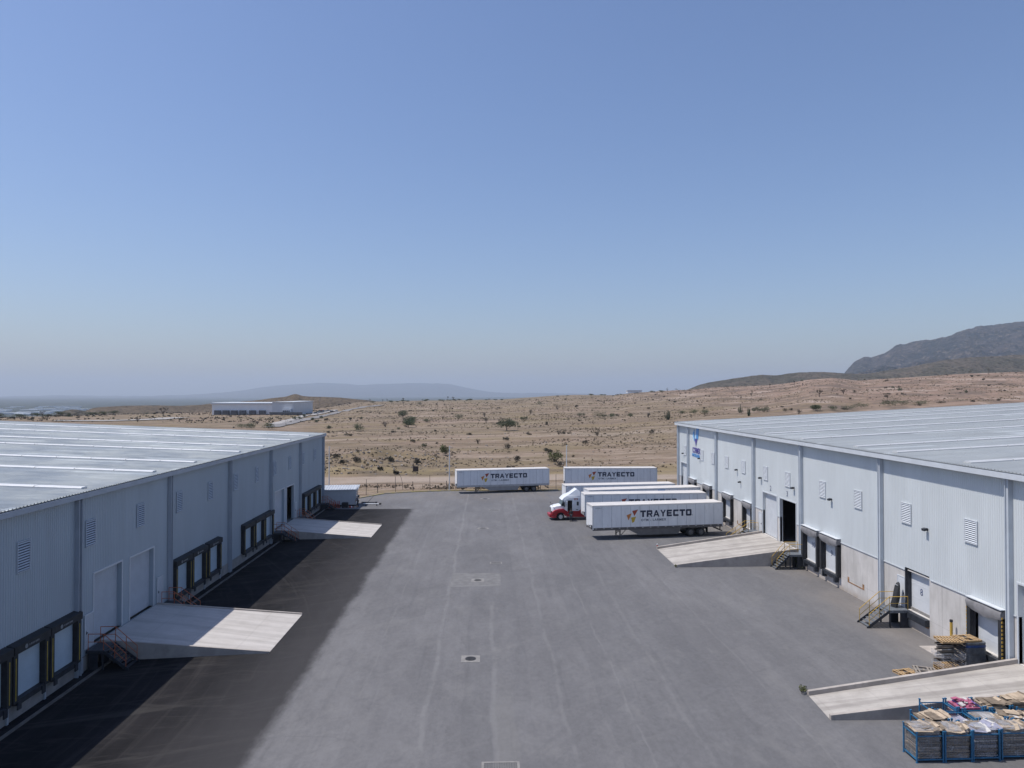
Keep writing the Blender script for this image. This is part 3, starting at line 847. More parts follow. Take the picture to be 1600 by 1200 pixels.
def roof_sheet(root, sx, y0, y1, x0, x1, zfun, mat, pitch=.3):
    """ribbed sheets running down the slope; x0 outer edge (overhang), x1 ridge distance"""
    ys = []
    y = y0
    while y < y1-.01:
        for dy, dz in ((0, 0), (.18, 0), (.205, .045), (.265, .045), (.29, 0)):
            if y+dy < y1: ys.append((y+dy, dz))
        y += pitch
    ys.append((y1, 0))
    vs = []; fs = []
    for (yy, dz) in ys:
        vs += [(x0, yy, zfun(-x0)+dz), (-x1, yy, zfun(x1)+dz)]
    for i in range(len(ys)-1): fs.append((2*i, 2*i+1, 2*i+3, 2*i+2))
    k = len(vs)
    # far slope beyond the ridge
    for yy in (y0, y1): vs += [(-x1, yy, zfun(x1)), (-2*x1, yy, zfun(0))]
    fs.append((k, k+1, k+3, k+2))
    # thin edge under the overhang
    mb = MB(sx).add(vs, fs)
    mb.add([(x0, y0, zfun(-x0)-.03), (0, y0, zfun(0)-.03), (0, y1, zfun(0)-.03), (x0, y1, zfun(-x0)-.03)], [(0, 1, 2, 3)])
    mb.add([(x0, y0, zfun(-x0)-.03), (x0, y1, zfun(-x0)-.03), (x0, y1, zfun(-x0)), (x0, y0, zfun(-x0))], [(0, 1, 2, 3)])
    return mb.build('roof', mat, root)

# ------------------------------------------------------------------ left warehouse
ROOT_L = empty('warehouse', (XL, 0, 0), 0, 'grey clad warehouse on the left, its long dock wall in shade', 'warehouse')
zfL = lambda d: 11.42 + .0400*d
Y0L = 14.0
zcL = .95
openL = (91.2, 94.5, 1.15, 5.65)
rollL = [(47.05, 50.55, 1.38, 5.85), (51.7, 55.25, 1.38, 5.8), (86.15, 90.15, 1.2, 5.7)]
holesL = [openL] + rollL
wm = MB(1)
for r in rects_around(Y0L, YL1, zcL, 11.42, holesL): ribbed(wm, *r)
for h in holesL: reveal(wm, h, .3)
# the other walls of the box and the floor inside
wm.box(-120, -119.8, Y0L, YL1, 0, 11.42).add([(0, YL1, 0), (-120, YL1, 0), (-120, YL1, 11.42), (-60, YL1, zfL(60)), (0, YL1, 11.42)], [(4, 3, 2, 1, 0)])
wm.add([(0, Y0L, 0), (-120, Y0L, 0), (-120, Y0L, 11.42), (-60, Y0L, zfL(60)), (0, Y0L, 11.42)], [(0, 1, 2, 3, 4)])
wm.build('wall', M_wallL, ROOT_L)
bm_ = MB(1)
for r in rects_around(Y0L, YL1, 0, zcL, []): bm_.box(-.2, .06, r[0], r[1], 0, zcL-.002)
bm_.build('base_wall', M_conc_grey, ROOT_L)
MB(1).box(-119.7, -.21, Y0L+.1, YL1-.1, 1.0, 1.14).build('floor', M_floor, ROOT_L)
roof_sheet(ROOT_L, 1, Y0L-.3, YL1+.3, .38, 60, zfL, M_roofL)
MB(1).box(.16, .44, Y0L-.3, YL1+.32, 11.02, 11.33).box(.02, .16, Y0L-.3, YL1+.3, 11.18, 11.30).build('gutter', M_pil, ROOT_L)
MB(1).add([(.45, YL1+.31, 11.05), (.45, YL1+.37, 11.05), (-60, YL1+.37, zfL(60)-.33), (-60, YL1+.31, zfL(60)-.33),
           (.45, YL1+.31, 11.47), (.45, YL1+.37, 11.47), (-60, YL1+.37, zfL(60)+.07), (-60, YL1+.31, zfL(60)+.07)],
          [(0, 1, 2, 3), (7, 6, 5, 4), (4, 5, 1, 0), (5, 6, 2, 1), (3, 7, 4, 0), (6, 7, 3, 2)]).build('verge_trim', M_trim, ROOT_L, recalc=True)
for y in (31.7, 45.05, 57.8, 71.0, 84.25, 97.3, 110.75):
    MB(1).box(.03, .3, y-.2, y-.14, 0, 11.05).box(.03, .3, y+.14, y+.2, 0, 11.05).box(.03, .1, y-.14, y+.14, 0, 11.05).build('pilaster', M_pil, ROOT_L)
for i in range(11):
    louver(ROOT_L, 1, 40.0+6.57*i, 8.62, 1.12, 1.6, M_louverL)
louver(ROOT_L, 1, 33.5, 8.62, 1.12, 1.6, M_louverL)
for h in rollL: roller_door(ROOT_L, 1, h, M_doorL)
fr = MB(1); y0, y1, z0, z1 = openL
fr.box(-.02, .05, y0-.12, y0-.001, z0, z1+.12).box(-.02, .05, y1+.001, y1+.12, z0, z1+.12).box(-.02, .05, y0, y1, z1+.001, z1+.12)
fr.build('door_frame', M_trim, ROOT_L)
for (a, b, z0, z1) in ((46.0, 46.9, 1.35, 3.45), (55.85, 56.7, 1.2, 3.3), (85.05, 85.85, 1.2, 3.2), (95.0, 95.8, 1.15, 3.1), (108.9, 109.7, .9, 3.0)):
    person_door(ROOT_L, 1, a, b, z0, z1, M_doorL)
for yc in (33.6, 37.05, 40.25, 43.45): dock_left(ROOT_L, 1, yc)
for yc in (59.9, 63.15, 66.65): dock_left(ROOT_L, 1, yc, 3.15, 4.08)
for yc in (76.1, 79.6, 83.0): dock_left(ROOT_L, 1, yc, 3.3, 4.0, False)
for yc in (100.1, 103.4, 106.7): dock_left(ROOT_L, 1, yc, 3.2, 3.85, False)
skylights(ROOT_L, 1, (37.0, 46.4, 56.0, 63.7, 75.0, 82.8, 94.0, 103.8), 58, zfL, M_sky)
# odd lengths of newer sheet lying proud on the roof
mb = MB(1)
for (x, y, l) in ((-12, 97.5, 5), (-26, 67.5, 9), (-22, 70.5, 6), (-33, 66.0, 7)):
    mb.add([(x, y, zfL(-x)+.06), (x-l, y, zfL(l-x)+.06), (x-l, y+.35, zfL(l-x)+.06), (x, y+.35, zfL(-x)+.06)], [(3, 2, 1, 0)])
mb.build('patch_sheet', M_sky, ROOT_L)
# drain boxes along the ground between the left docks
for y in (38.65, 41.85, 45.6, 61.5, 64.85, 68.6): MB(1).box(.061, .16, y-.07, y+.07, 0, .95).build('base_post', M_pil, ROOT_L)

# ------------------------------------------------------------------ right warehouse
ROOT_R = empty('warehouse', (XR, 0, 0), 0, 'sunlit white clad warehouse on the right, with a blue company sign', 'warehouse')
zfR = lambda d: 12.86 + .0540*d
Y0R = 14.0; zcR = 4.2
openR = (72.1, 76.1, 1.55, 6.25)
rollR = [(76.95, 80.85, 1.52, 6.27), (111.45, 115.3, 1.4, 6.4), (37.5, 41.5, 1.42, 6.15)]
docksR = [(44.05, 3.2, 4.28, None), (64.55, 3.4, 4.46, '9'), (68.45, 3.4, 4.46, '10'), (85.2, 3.1, 4.45, None), (92.5, 3.6, 4.45, None), (101.1, 3.5, 4.52, None), (108.5, 3.4, 4.55, None)]
plainR = (50.1, 52.85, 1.3, 4.4)
holesR = [openR, plainR] + rollR + [(y-w_/2+.33, y+w_/2-.33, 1.18, z-.3) for (y, w_, z, n_) in docksR]
wm = MB(-1)
metal_floor = [(71.0, 83.35), ]
for r in rects_around(Y0R, YR1, zcR, 12.86, holesR): ribbed(wm, *r)
for h in rollR + [openR]: reveal(wm, h, .3)
wm.box(-120, -119.8, Y0R, YR1, 0, 12.86).add([(0, YR1, 0), (-120, YR1, 0), (-120, YR1, 12.86), (-60, YR1, zfR(60)), (0, YR1, 12.86)], [(4, 3, 2, 1, 0)])
wm.add([(0, Y0R, 0), (-120, Y0R, 0), (-120, Y0R, 12.86), (-60, Y0R, zfR(60)), (0, Y0R, 12.86)], [(0, 1, 2, 3, 4)])
wm.build('wall', M_wallR, ROOT_R)
bm_ = MB(-1)
for r in rects_around(Y0R, YR1, 0, zcR, holesR): bm_.box(-.2, -.002, *r)
for h in [plainR] + [q for q in holesR if q not in rollR and q != openR and q != plainR]: reveal(bm_, (h[0], h[1], h[2], min(h[3], zcR)), .36)
bm_.build('base_wall', M_precast, ROOT_R)
for r in rects_around(Y0R, YR1, zcR-.04, zcR+.03, [(h[0]-.15, h[1]+.15, h[2], h[3]) for h in holesR]):
    MB(-1).box(.029, .06, *r).build('base_flashing', M_trim, ROOT_R)
MB(-1).box(-119.7, -.21, Y0R+.1, YR1-.1, 1.2, 1.5).build('floor', M_floor, ROOT_R)
roof_sheet(ROOT_R, -1, Y0R-.3, YR1+.3, .5, 60, zfR, M_roofR)
MB(-1).box(.42, .62, Y0R-.3, YR1+.32, 12.42, 12.50).box(.56, .62, Y0R-.3, YR1+.32, 12.50, 12.76).box(.34, .42, Y0R-.3, YR1+.32, 12.42, 12.76).box(.03, .34, Y0R-.3, YR1+.3, 12.56, 12.62).build('gutter', M_trim, ROOT_R)
MB(-1).add([(.6, YR1+.31, 12.5), (.6, YR1+.37, 12.5), (-60, YR1+.37, zfR(60)-.3), (-60, YR1+.31, zfR(60)-.3),
           (.6, YR1+.31, 12.92), (.6, YR1+.37, 12.92), (-60, YR1+.37, zfR(60)+.07), (-60, YR1+.31, zfR(60)+.07)],
          [(0, 1, 2, 3), (7, 6, 5, 4), (4, 5, 1, 0), (5, 6, 2, 1), (3, 7, 4, 0), (6, 7, 3, 2)]).build('verge_trim', M_trim, ROOT_R, recalc=True)
M_pilR = mat_plain('pale_column_paint', (0.50, 0.54, 0.58), .5, var=.06, scale=1)
for y in (28.0, 42.05, 56.1, 70.6, 83.35, 97.1, 110.8, 116.6):
    MB(-1).box(.03, .32, y-.19, y-.02, 0, 12.44).box(.03, .40, y-.02, y+.03, 0, 12.44).box(.03, .27, y+.03, y+.17, 0, 12.44).build('pilaster', M_pilR, ROOT_R)
for (y) in (45.6, 52.8, 59.8, 66.25, 74.05, 80.0, 87.0, 93.2, 99.0, 104.0, 113.0, 38.5):
    louver(ROOT_R, -1, y, 8.5, 1.25, 1.45, M_louver, M_voidR)
for (y, z) in ((50.25, 7.75), (64.5, 7.8), (72.5, 7.8), (81.3, 7.8), (89.2, 7.9), (105.1, 7.9), (113.8, 7.95), (88.0, 6.5)):
    wall_lamp(ROOT_R, -1, y, z)
for h in rollR: roller_door(ROOT_R, -1, h, M_door)
fr = MB(-1); y0, y1, z0, z1 = openR
fr.box(-.02, .05, y0-.12, y0-.001, z0, z1+.12).box(-.02, .05, y1+.001, y1+.12, z0, z1+.12).box(-.02, .05, y0, y1, z1+.001, z1+.12)
fr.build('door_frame', M_trim, ROOT_R)
# raised door curtain rolled up just inside the open doorway
MB(-1).box(-.5, -.31, y0, y0+.25, z0, z1).build('door_track', M_pil, ROOT_R)
for (a, b, z0, z1) in ((81.1, 81.95, 1.55, 3.75), (53.0, 53.9, 1.33, 3.55)):
    o = person_door(ROOT_R, -1, a, b, z0, z1, M_door)
for (y, w_, z, n_) in docksR: dock_right(ROOT_R, -1, y, w_, z, n_)
# plain dock door without a shelter
y0, y1, z0, z1 = plainR
o = MB(-1).box(-.36, -.30, y0, y1, z0, z1).box(-.30, -.292, y0, y1, 2.3, 2.33).box(-.30, -.292, y0, y1, 3.3, 3.33).build('dock_door', M_door, ROOT_R)
o['label'] = 'white dock door without a canopy'
MB(-1).box(-.28, .0, y1-.12, y1-.001, z0, z1).box(.001, .10, y1-.06, y1+.1, z0-.1, z1).build('door_track', M_steel_dark, o)
Mx = Matrix(((0, 0, -1, .292), (-1, 0, 0, (y0+y1)/2+.2), (0, 1, 0, 2.65), (0, 0, 0, 1)))
text_obj('8', 'door_number', M_num, o, .7, Mx, depth=.006)
MB(-1).box(.003, .34, y0, y1, .78, 1.26).build('leveler', M_steel_dark, o)
MB(-1).box(.001, .012, y0+.1, y1-.1, .6, .77).build('rust_stain', M_rust, o)
# rust outlines left where levelers were taken off
for (a, b, z0, z1) in ((58.95, 61.7, .98, 1.45), (87.2, 89.4, 1.05, 1.5)):
    MB(-1).box(.001, .012, a, a+.28, z0, z1).box(.001, .012, b-.28, b, z0, z1).box(.001, .012, a+.28, b-.28, z0, z0+.1).build('rust_stain', M_rust, ROOT_R)
M_skyR = mat_plain('plain_skylight_sheet', (0.46, 0.47, 0.475), .45, var=.06, scale=2)  # right-hand strips, without the glare in their colour
skylights(ROOT_R, -1, (38.2, 46.4, 54.8, 60.8, 71.4, 80.8, 89.6, 98.4, 106.0), 58, zfR, M_skyR)
# small door numbers painted over the two big doors
for (y, t_) in ((78.6, '2'), (74.2, '3')):
    Mx = Matrix(((0, 0, -1, -.035), (-1, 0, 0, y+.2), (0, 1, 0, 6.7), (0, 0, 0, 1)))
    text_obj(t_, 'door_number', M_num, ROOT_R, .8, Mx, depth=.006)
# company sign: wedge-shaped emblem of blue facets above two lines of lettering
M_b1 = mat_plain('sky_blue_sign', (0.06, 0.26, 0.60), .4, var=.03); M_b2 = mat_plain('mid_blue_sign', (0.10, 0.32, 0.62), .4, var=.03)
M_b3 = mat_plain('pale_blue_sign', (0.42, 0.62, 0.82), .4, var=.03); M_b4 = mat_plain('indigo_sign', (0.06, 0.05, 0.28), .4, var=.03)
# plane coordinates (u to the right in the picture = towards the camera, v up), metres
def facet(pts, mat, par):
    u0, v0 = 109.0, 9.55
    mb = MB(); n = len(pts)
    vs = [(-.045, u0-(p[0]-.4)*1.3-.2, v0+p[1]) for p in pts] + [(-.065, u0-(p[0]-.4)*1.3-.2, v0+p[1]) for p in pts]
    mb.add(vs, [tuple(range(n)), tuple(reversed(range(n, 2*n)))] + [(i, (i+1) % n, n+(i+1) % n, n+i) for i in range(n)])
    return mb.build('emblem_facet', mat, par, recalc=True)
sg = facet([(1.75, 0.0), (2.35, 1.15), (1.25, 1.15)], M_b4, ROOT_R); sg.name = 'wall_sign'
facet([(1.9, 1.25), (2.6, 1.15), (3.0, 2.9), (1.9, 2.9)], M_b1, sg)
facet([(1.9, 2.98), (3.0, 2.98), (2.9, 3.25), (1.75, 2.98)], M_b2, sg)
facet([(1.3, 1.2), (1.88, 1.2), (1.88, 2.5)], M_b3, sg)
facet([(0.55, 1.9), (1.2, 2.6), (1.15, 1.25), (1.4, 1.2), (1.2, 0.7)], M_b2, sg)
facet([(0.4, 1.3), (0.55, 1.8), (1.15, .75)], M_b3, sg)
def wall_text(t_, u, v, size, mat, xs=1.0, bold=0.0):
    Mx = Matrix(((0, 0, -1, -.045), (-1, 0, 0, 109.0-u), (0, 1, 0, v), (0, 0, 0, 1)))
    return text_obj(t_, 'lettering', mat, sg, size, Mx, xs=xs, depth=.015, bold=bold)
wall_text('COFIMEX', .1, 8.55, 1.15, M_b4, .82, .035)
wall_text('INMOBILIARIA', -.1, 7.95, .66, M_b1, .95, .015)
# ------------------------------------------------------------------ loading ramps
def ramp_mat(name, c0, c1, streak):
    m, nt, bs = new_mat(name)
    w = NT(nt); P = w.coord(); x, y, z = w.sep(P)
    n = w.noise(P, .8, 5, .6)
    c = w.mix(w.ramp(n, .3, .7), c0, c1)
    t = w.noise(w.mapping(P, (.06, 1.1, 0)), 1.0, 5, .65)
    c = w.mix(w.ramp(t, .42, .62, 0, streak), c, (0.17, 0.155, 0.145))
    j = w.math('ABSOLUTE', w.math('SUBTRACT', w.math('FRACT', w.math('MULTIPLY', x, 1/3.1)), .5))
    c = w.mix(w.ramp(j, .49, .5, 0, .3), c, (0.14, 0.13, 0.12))
    fn = w.noise(P, 14, 4, .7)
    c = w.mix(w.ramp(fn, .55, .75, 0, .25), c, (0.2, 0.185, 0.17))
    w.l(c, bs.inputs['Base Color']); bs.inputs['Roughness'].default_value = .85; bs.inputs['Specular IOR Level'].default_value = .2
    return m
M_rampR = ramp_mat('ramp_concrete', (0.36, 0.335, 0.305), (0.45, 0.42, 0.385), .5)
M_rampL = ramp_mat('new_ramp_concrete', (0.47, 0.44, 0.41), (0.53, 0.50, 0.47), .25)
M_rampside = mat_plain('ramp_side_concrete', (0.30, 0.285, 0.27), .85, var=.14, scale=.6, dirt=(.18, .17, .16), dirt_amt=.4, spec=.2)

def loading_ramp(name_lab, pts, ztop, kw, kh, mat, kmat):
    """pts: near-outer, far-outer, far-wall, near-wall ground corners (x, y)"""
    no, fo, fw, nw = [Vector((p[0], p[1], 0)) for p in pts]
    cx = (no+fo+fw+nw)/4
    t = empty('loading_ramp', (cx.x, cx.y, 0.02), 0, name_lab, 'ramp', 'concrete loading ramps')
    def lp(p, z): return (p.x-cx.x, p.y-cx.y, z)
    mb = MB()
    a, b, c, d = no, fo, fw, nw
    lip = .015
    vs = [lp(a, -.02), lp(b, -.02), lp(c, -.02), lp(d, -.02), lp(a, lip), lp(b, lip), lp(c, ztop), lp(d, ztop)]
    # subdivide lengthways so the slab has a slight crown
    mb.add(vs, [(4, 7, 6, 5), (0, 1, 2, 3), (0, 4, 5, 1), (1, 5, 6, 2), (2, 6, 7, 3), (3, 7, 4, 0)])
    mb.build('slab', mat, t, recalc=True)
    for (o_, w_, s) in ((no, nw, -1), (fo, fw, 1)):
        d_ = (w_-o_).normalized(); n_ = Vector((-d_.y, d_.x, 0)); 
        if n_.y*s < 0: n_ = -n_
        n_ = n_*kw
        o2 = o_ + d_*0.0
        mb = MB()
        vs = [lp(o2+n_*.003, -.02), lp(w_+n_*.003, -.02), lp(w_+n_, -.02), lp(o2+n_, -.02),
              lp(o2+n_*.003, lip+kh), lp(w_+n_*.003, ztop+kh), lp(w_+n_, ztop+kh), lp(o2+n_, lip+kh)]
        mb.add(vs, [(0, 1, 2, 3), (4, 5, 6, 7), (0, 4, 5, 1), (1, 5, 6, 2), (2, 6, 7, 3), (3, 7, 4, 0)])
        mb.build('side_wall', kmat, t, bevel=.02, recalc=True)
    return t
loading_ramp('sunlit and shaded concrete ramp up to the two nearest grey roller doors on the left', [(-14.76, 48.85), (-14.69, 57.05), (-25.43, 55.75), (-25.43, 47.75)], 1.33, .16, .10, M_rampL, M_conc)
loading_ramp('concrete ramp up to the dark open doorway of the left warehouse', [(-14.22, 87.2), (-14.14, 95.7), (-25.43, 94.7), (-25.43, 86.5)], 1.12, .16, .10, M_rampL, M_conc)
loading_ramp('concrete ramp up to the dark open doorway of the right warehouse', [(19.1, 71.5), (19.12, 79.7), (31.64, 80.95), (31.64, 71.7)], 1.5, .22, .26, M_rampR, M_conc)
loading_ramp('streaked concrete ramp nearest the camera on the right, behind the blue cages', [(18.4, 37.9), (18.6, 40.75), (31.64, 41.55), (31.64, 37.75)], 1.4, .22, .26, M_rampR, M_conc)

# ------------------------------------------------------------------ steel stairs with handrails
def steel_stairs(lab, loc, rz, land_l, land_w, run, rise, rail_mat, rail_lab=None, mirror=1, steps=7, deck_mat=None, group='steel stairs at the docks'):
    """local x = out from the wall; landing 0..land_l, flight land_l..land_l+run; y 0..land_w"""
    t = empty('steel_stairs', loc, rz, lab, 'stairs', group)
    s = mirror
    W_ = land_w
    MB(1).box(0, land_l, 0, W_, rise-.08, rise-.03).box(0, land_l, 0, .06, rise-.22, rise-.081).box(0, land_l, W_-.06, W_, rise-.22, rise-.081).box(land_l-.06, land_l, .061, W_-.061, rise-.22, rise-.081).build('landing', deck_mat or M_grate, t)
    for (x, y) in ((land_l-.12, .05), (land_l-.12, W_-.15)):
        MB().box(x, x+.1, y, y+.1, 0, rise-.222).build('support_leg', M_steel_dark, t)
    for y in (.06, W_-.1):  # closed dark panels added for the black shade under the landing
        MB().box(.1, .72, y, y+.04, 0.0, rise-.225).build('shade_panel', M_steel_dark, t)
    for y in (0, W_-.05):
        mb = MB(); a = .14
        mb.add([(land_l, y, rise-.22), (land_l+run, y, 0), (land_l+run+.18, y, 0), (land_l+run+.18, y, .1), (land_l, y, rise),
                (land_l, y+.05, rise-.22), (land_l+run, y+.05, 0), (land_l+run+.18, y+.05, 0), (land_l+run+.18, y+.05, .1), (land_l, y+.05, rise)],
               [(0, 1, 2, 3, 4), (9, 8, 7, 6, 5), (0, 5, 6, 1), (1, 6, 7, 2), (2, 7, 8, 3), (3, 8, 9, 4), (4, 9, 5, 0)])
        mb.build('stringer', M_steel_dark, t, recalc=True)
    for i in range(steps):
        f = (i+.5)/steps
        x = land_l+run*f; z = rise*(1-f)
        MB().box(x-.13, x+.13, .051, W_-.051, z-.03, z).build('tread', deck_mat or M_grate, t)
    for y in (.03, W_-.03):
        mb = MB(); h = 1.0; r = .024
        x0 = .15
        mb.path([(x0, y, rise), (x0, y, rise+h), (land_l, y, rise+h), (land_l+run, y, h+.05), (land_l+run, y, 0.05)], r)
        mb.path([(x0, y, rise+h*.5), (land_l, y, rise+h*.5), (land_l+run, y, h*.5+.05)], r*.9)
        mb.tube((land_l, y, rise-.05), (land_l, y, rise+h), r, n=6)
        mb.tube((land_l+run*.5, y, rise*.5), (land_l+run*.5, y, rise*.5+h), r, n=6)
        mb.build('handrail', rail_mat, t)
    return t
M_grate = mat_plain('grey_steel_grating', (0.15, 0.165, 0.185), .6, .3, var=.25, scale=8)
M_grateD = mat_plain('dark_steel_grating', (0.05, 0.055, 0.065), .6, .3, var=.25, scale=8)
# right-hand stairs leave the wall towards -x, so they are turned through 180 degrees
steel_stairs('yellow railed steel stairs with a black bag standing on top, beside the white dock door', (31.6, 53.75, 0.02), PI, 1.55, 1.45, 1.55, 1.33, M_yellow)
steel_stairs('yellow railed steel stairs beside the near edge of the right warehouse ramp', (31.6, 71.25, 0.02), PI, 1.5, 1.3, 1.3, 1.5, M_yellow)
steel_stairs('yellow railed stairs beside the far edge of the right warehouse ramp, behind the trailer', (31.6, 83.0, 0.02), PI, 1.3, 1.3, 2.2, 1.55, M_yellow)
steel_stairs('orange railed dark stairs against the near side of the nearest left ramp', (-25.4, 46.0, 0.02), 0, 1.1, 1.5, 1.4, 1.3, M_orange, deck_mat=M_grateD)
steel_stairs('orange railed dark stairs against the far side of the nearest left ramp', (-25.4, 56.15, 0.02), 0, 1.1, 1.3, 1.5, 1.15, M_orange, deck_mat=M_grateD)
steel_stairs('dark stairs against the near side of the far left ramp', (-25.4, 84.9, 0.02), 0, 1.1, 1.3, 1.6, 1.12, M_orange, deck_mat=M_grateD)
steel_stairs('dark stairs against the far side of the far left ramp', (-25.4, 95.3, 0.02), 0, .9, 1.2, 1.3, 1.1, M_orange, deck_mat=M_grateD)
steel_stairs('small dark stairs at the far corner of the left warehouse', (-25.4, 108.6, 0.02), 0, .9, 1.2, 1.2, .9, M_orange, deck_mat=M_grateD)

# tall black wrapped bag left on the landing
t = empty('wrapped_bag', (31.05, 53.25, 1.32), 0, 'tall black wrapped bag standing on the landing of the yellow railed stairs', 'bag')
mb = MB(); n = 10
prof = [(.0, .05), (.02, .34), (.3, .40), (.8, .38), (1.3, .33), (1.75, .27), (1.95, .18), (2.05, .03)]
vs = []; fs = []
for (z, r) in prof:
    for i in range(n):
        a = 2*PI*i/n; rr = r*(1+.13*math.sin(3*a+z*4))
        vs.append((rr*math.cos(a)*.62+z*.16-.1, rr*math.sin(a)*.8, z*.92))
for j in range(len(prof)-1):
    for i in range(n): fs.append((j*n+i, j*n+(i+1) % n, (j+1)*n+(i+1) % n, (j+1)*n+i))
mb.add(vs, fs).build('bag_body', M_black, t, smooth=True)
MB().tube((.13, 0, 1.60), (.16, 0, 1.66), .19, .17, n=10).build('tie_band', M_hood_mark, t)
# yellow tube hung on the wall by the dock, and a fire point on the pallets' side
t = empty('bollard', (31.35, 47.2, 0.05), 0, 'yellow bollard standing against the concrete base behind the pallet stacks', 'bollard')
MB().tube((0, 0, 0), (0, 0, 2.0), .09, n=12).tube((0, 0, 2.0), (0, 0, 2.05), .09, .03, n=12).build('post', M_yellow, t)
MB().tube((0, 0, 2.05), (0, 0, 2.2), .1, .1, n=12).build('cap', M_black, t)
# ------------------------------------------------------------------ box trailers
M_tr_side = mat_plain('trailer_side_paint', (0.74, 0.75, 0.76), .42, var=.05, scale=.8, dirt=(.45, .42, .38), dirt_amt=.34, stretch=(1.6, 1, .35))
M_tr_roof = mat_plain('trailer_roof', (0.60, 0.57, 0.54), .55, var=.08, scale=.7, dirt=(.40, .36, .32), dirt_amt=.3)
M_tr_trim = mat_plain('trailer_aluminium', (0.66, 0.67, 0.68), .4, .3, var=.06)
M_rail_dark = mat_plain('trailer_dark_rail', (0.10, 0.092, 0.09), .65, var=.2, scale=2)
M_rail_pale = mat_plain('trailer_pale_rail', (0.40, 0.41, 0.42), .5, .2, var=.12, scale=2, dirt=(.22, .2, .18), dirt_amt=.4)
M_skirt = mat_plain('trailer_skirt', (0.30, 0.30, 0.30), .6, var=.12, scale=.7, dirt=(.17, .155, .14), dirt_amt=.45)
M_skirtd = mat_plain('dirty_skirt', (0.15, 0.145, 0.14), .7, var=.15, scale=.7, dirt=(.09, .08, .07), dirt_amt=.5)
M_tyre = mat_plain('tyre_rubber', (0.018, 0.018, 0.019), .85, var=.2, scale=4, dirt=(.06, .055, .05), dirt_amt=.2)
M_hub = mat_plain('wheel_hub_grey', (0.14, 0.14, 0.145), .5, .4, var=.1)
M_hubw = mat_plain('wheel_hub_bright', (0.60, 0.61, 0.62), .35, .4, var=.05)
M_marker = mat_plain('pale_marker', (0.55, 0.53, 0.50), .4)
M_navy = mat_plain('navy_lettering', (0.012, 0.022, 0.055), .45, var=.03)
M_greyblue = mat_plain('grey_blue_lettering', (0.13, 0.15, 0.18), .45, var=.03)
M_tri_red = mat_plain('red_triangle', (0.34, 0.055, 0.03), .45, var=.05)
M_tri_or = mat_plain('orange_triangle', (0.52, 0.19, 0.045), .45, var=.05)
M_tri_ye = mat_plain('yellow_triangle', (0.52, 0.36, 0.03), .45, var=.05)

# block capitals: each letter is a list of polygons on a 1 x 1 square, stroke .22
def L_box(x0, x1, z0, z1): return [(x0, z0), (x1, z0), (x1, z1), (x0, z1)]
S = .27
GL = {
 'T': [L_box(0, 1, 1-S, 1), L_box(.5-.165, .5+.165, 0, 1-S)],
 'R': [L_box(0, .31, 0, 1), [(.31, 1-S), (.72, 1-S), (.80, 1-S-.05), (.98, 1-S), (.98, .9), (.88, 1), (.31, 1)], L_box(.74, .98, .56, 1-S+.0), [(.31, .32), (.86, .36), (.98, .46), (.98, .56), (.31, .56)], [(.52, .36), (.74, .0), (1.02, .0), (.80, .36)]],
 'A': [[(0, 0), (.26, 0), (.56, .72), (.62, 1), (.44, 1)], [(.84, 0), (1.10, 0), (.66, 1), (.62, 1), (.50, .72)], [(.27, .2), (.83, .2), (.75, .4), (.35, .4)]],
 'Y': [[(0, 1), (.38, .42), (.50, .42), (.50, .62), (.27, 1)], [(1.0, 1), (.73, 1), (.50, .62), (.50, .42), (.62, .42)], L_box(.37, .63, 0, .42)],
 'E': [L_box(0, .31, 0, 1), L_box(.31, .92, 1-S+.01, 1), L_box(.31, .85, .38, .62), L_box(.31, .92, 0, S-.01)],
 'C': [[(0, .1), (.1, 0), (.31, 0), (.31, 1), (.1, 1), (0, .9)], [(.31, 1-S), (.95, 1-S), (.95, 1), (.31, 1)], [(.31, 0), (.95, 0), (.95, S), (.31, S)]],
 'O': [[(0, .1), (.1, 0), (.30, 0), (.30, 1), (.1, 1), (0, .9)], [(.70, 0), (.9, 0), (1, .1), (1, .9), (.9, 1), (.70, 1)], L_box(.30, .70, 1-S, 1), L_box(.30, .70, 0, S)],
}
def poly_ccw(p):
    a = sum(p[i][0]*p[(i+1) % len(p)][1]-p[(i+1) % len(p)][0]*p[i][1] for i in range(len(p)))
    return p if a > 0 else p[::-1]
def block_word(word, x0, z0, lw, lh, gap, y0, y1):
    mb = MB(); x = x0
    for ch in word:
        for p in GL[ch]:
            mb.prism_y(poly_ccw([(x+q[0]*lw, z0+q[1]*lh) for q in p]), y0, y1)
        x += lw*(1.1 if ch == 'A' else 1.0)+gap
    return mb, x
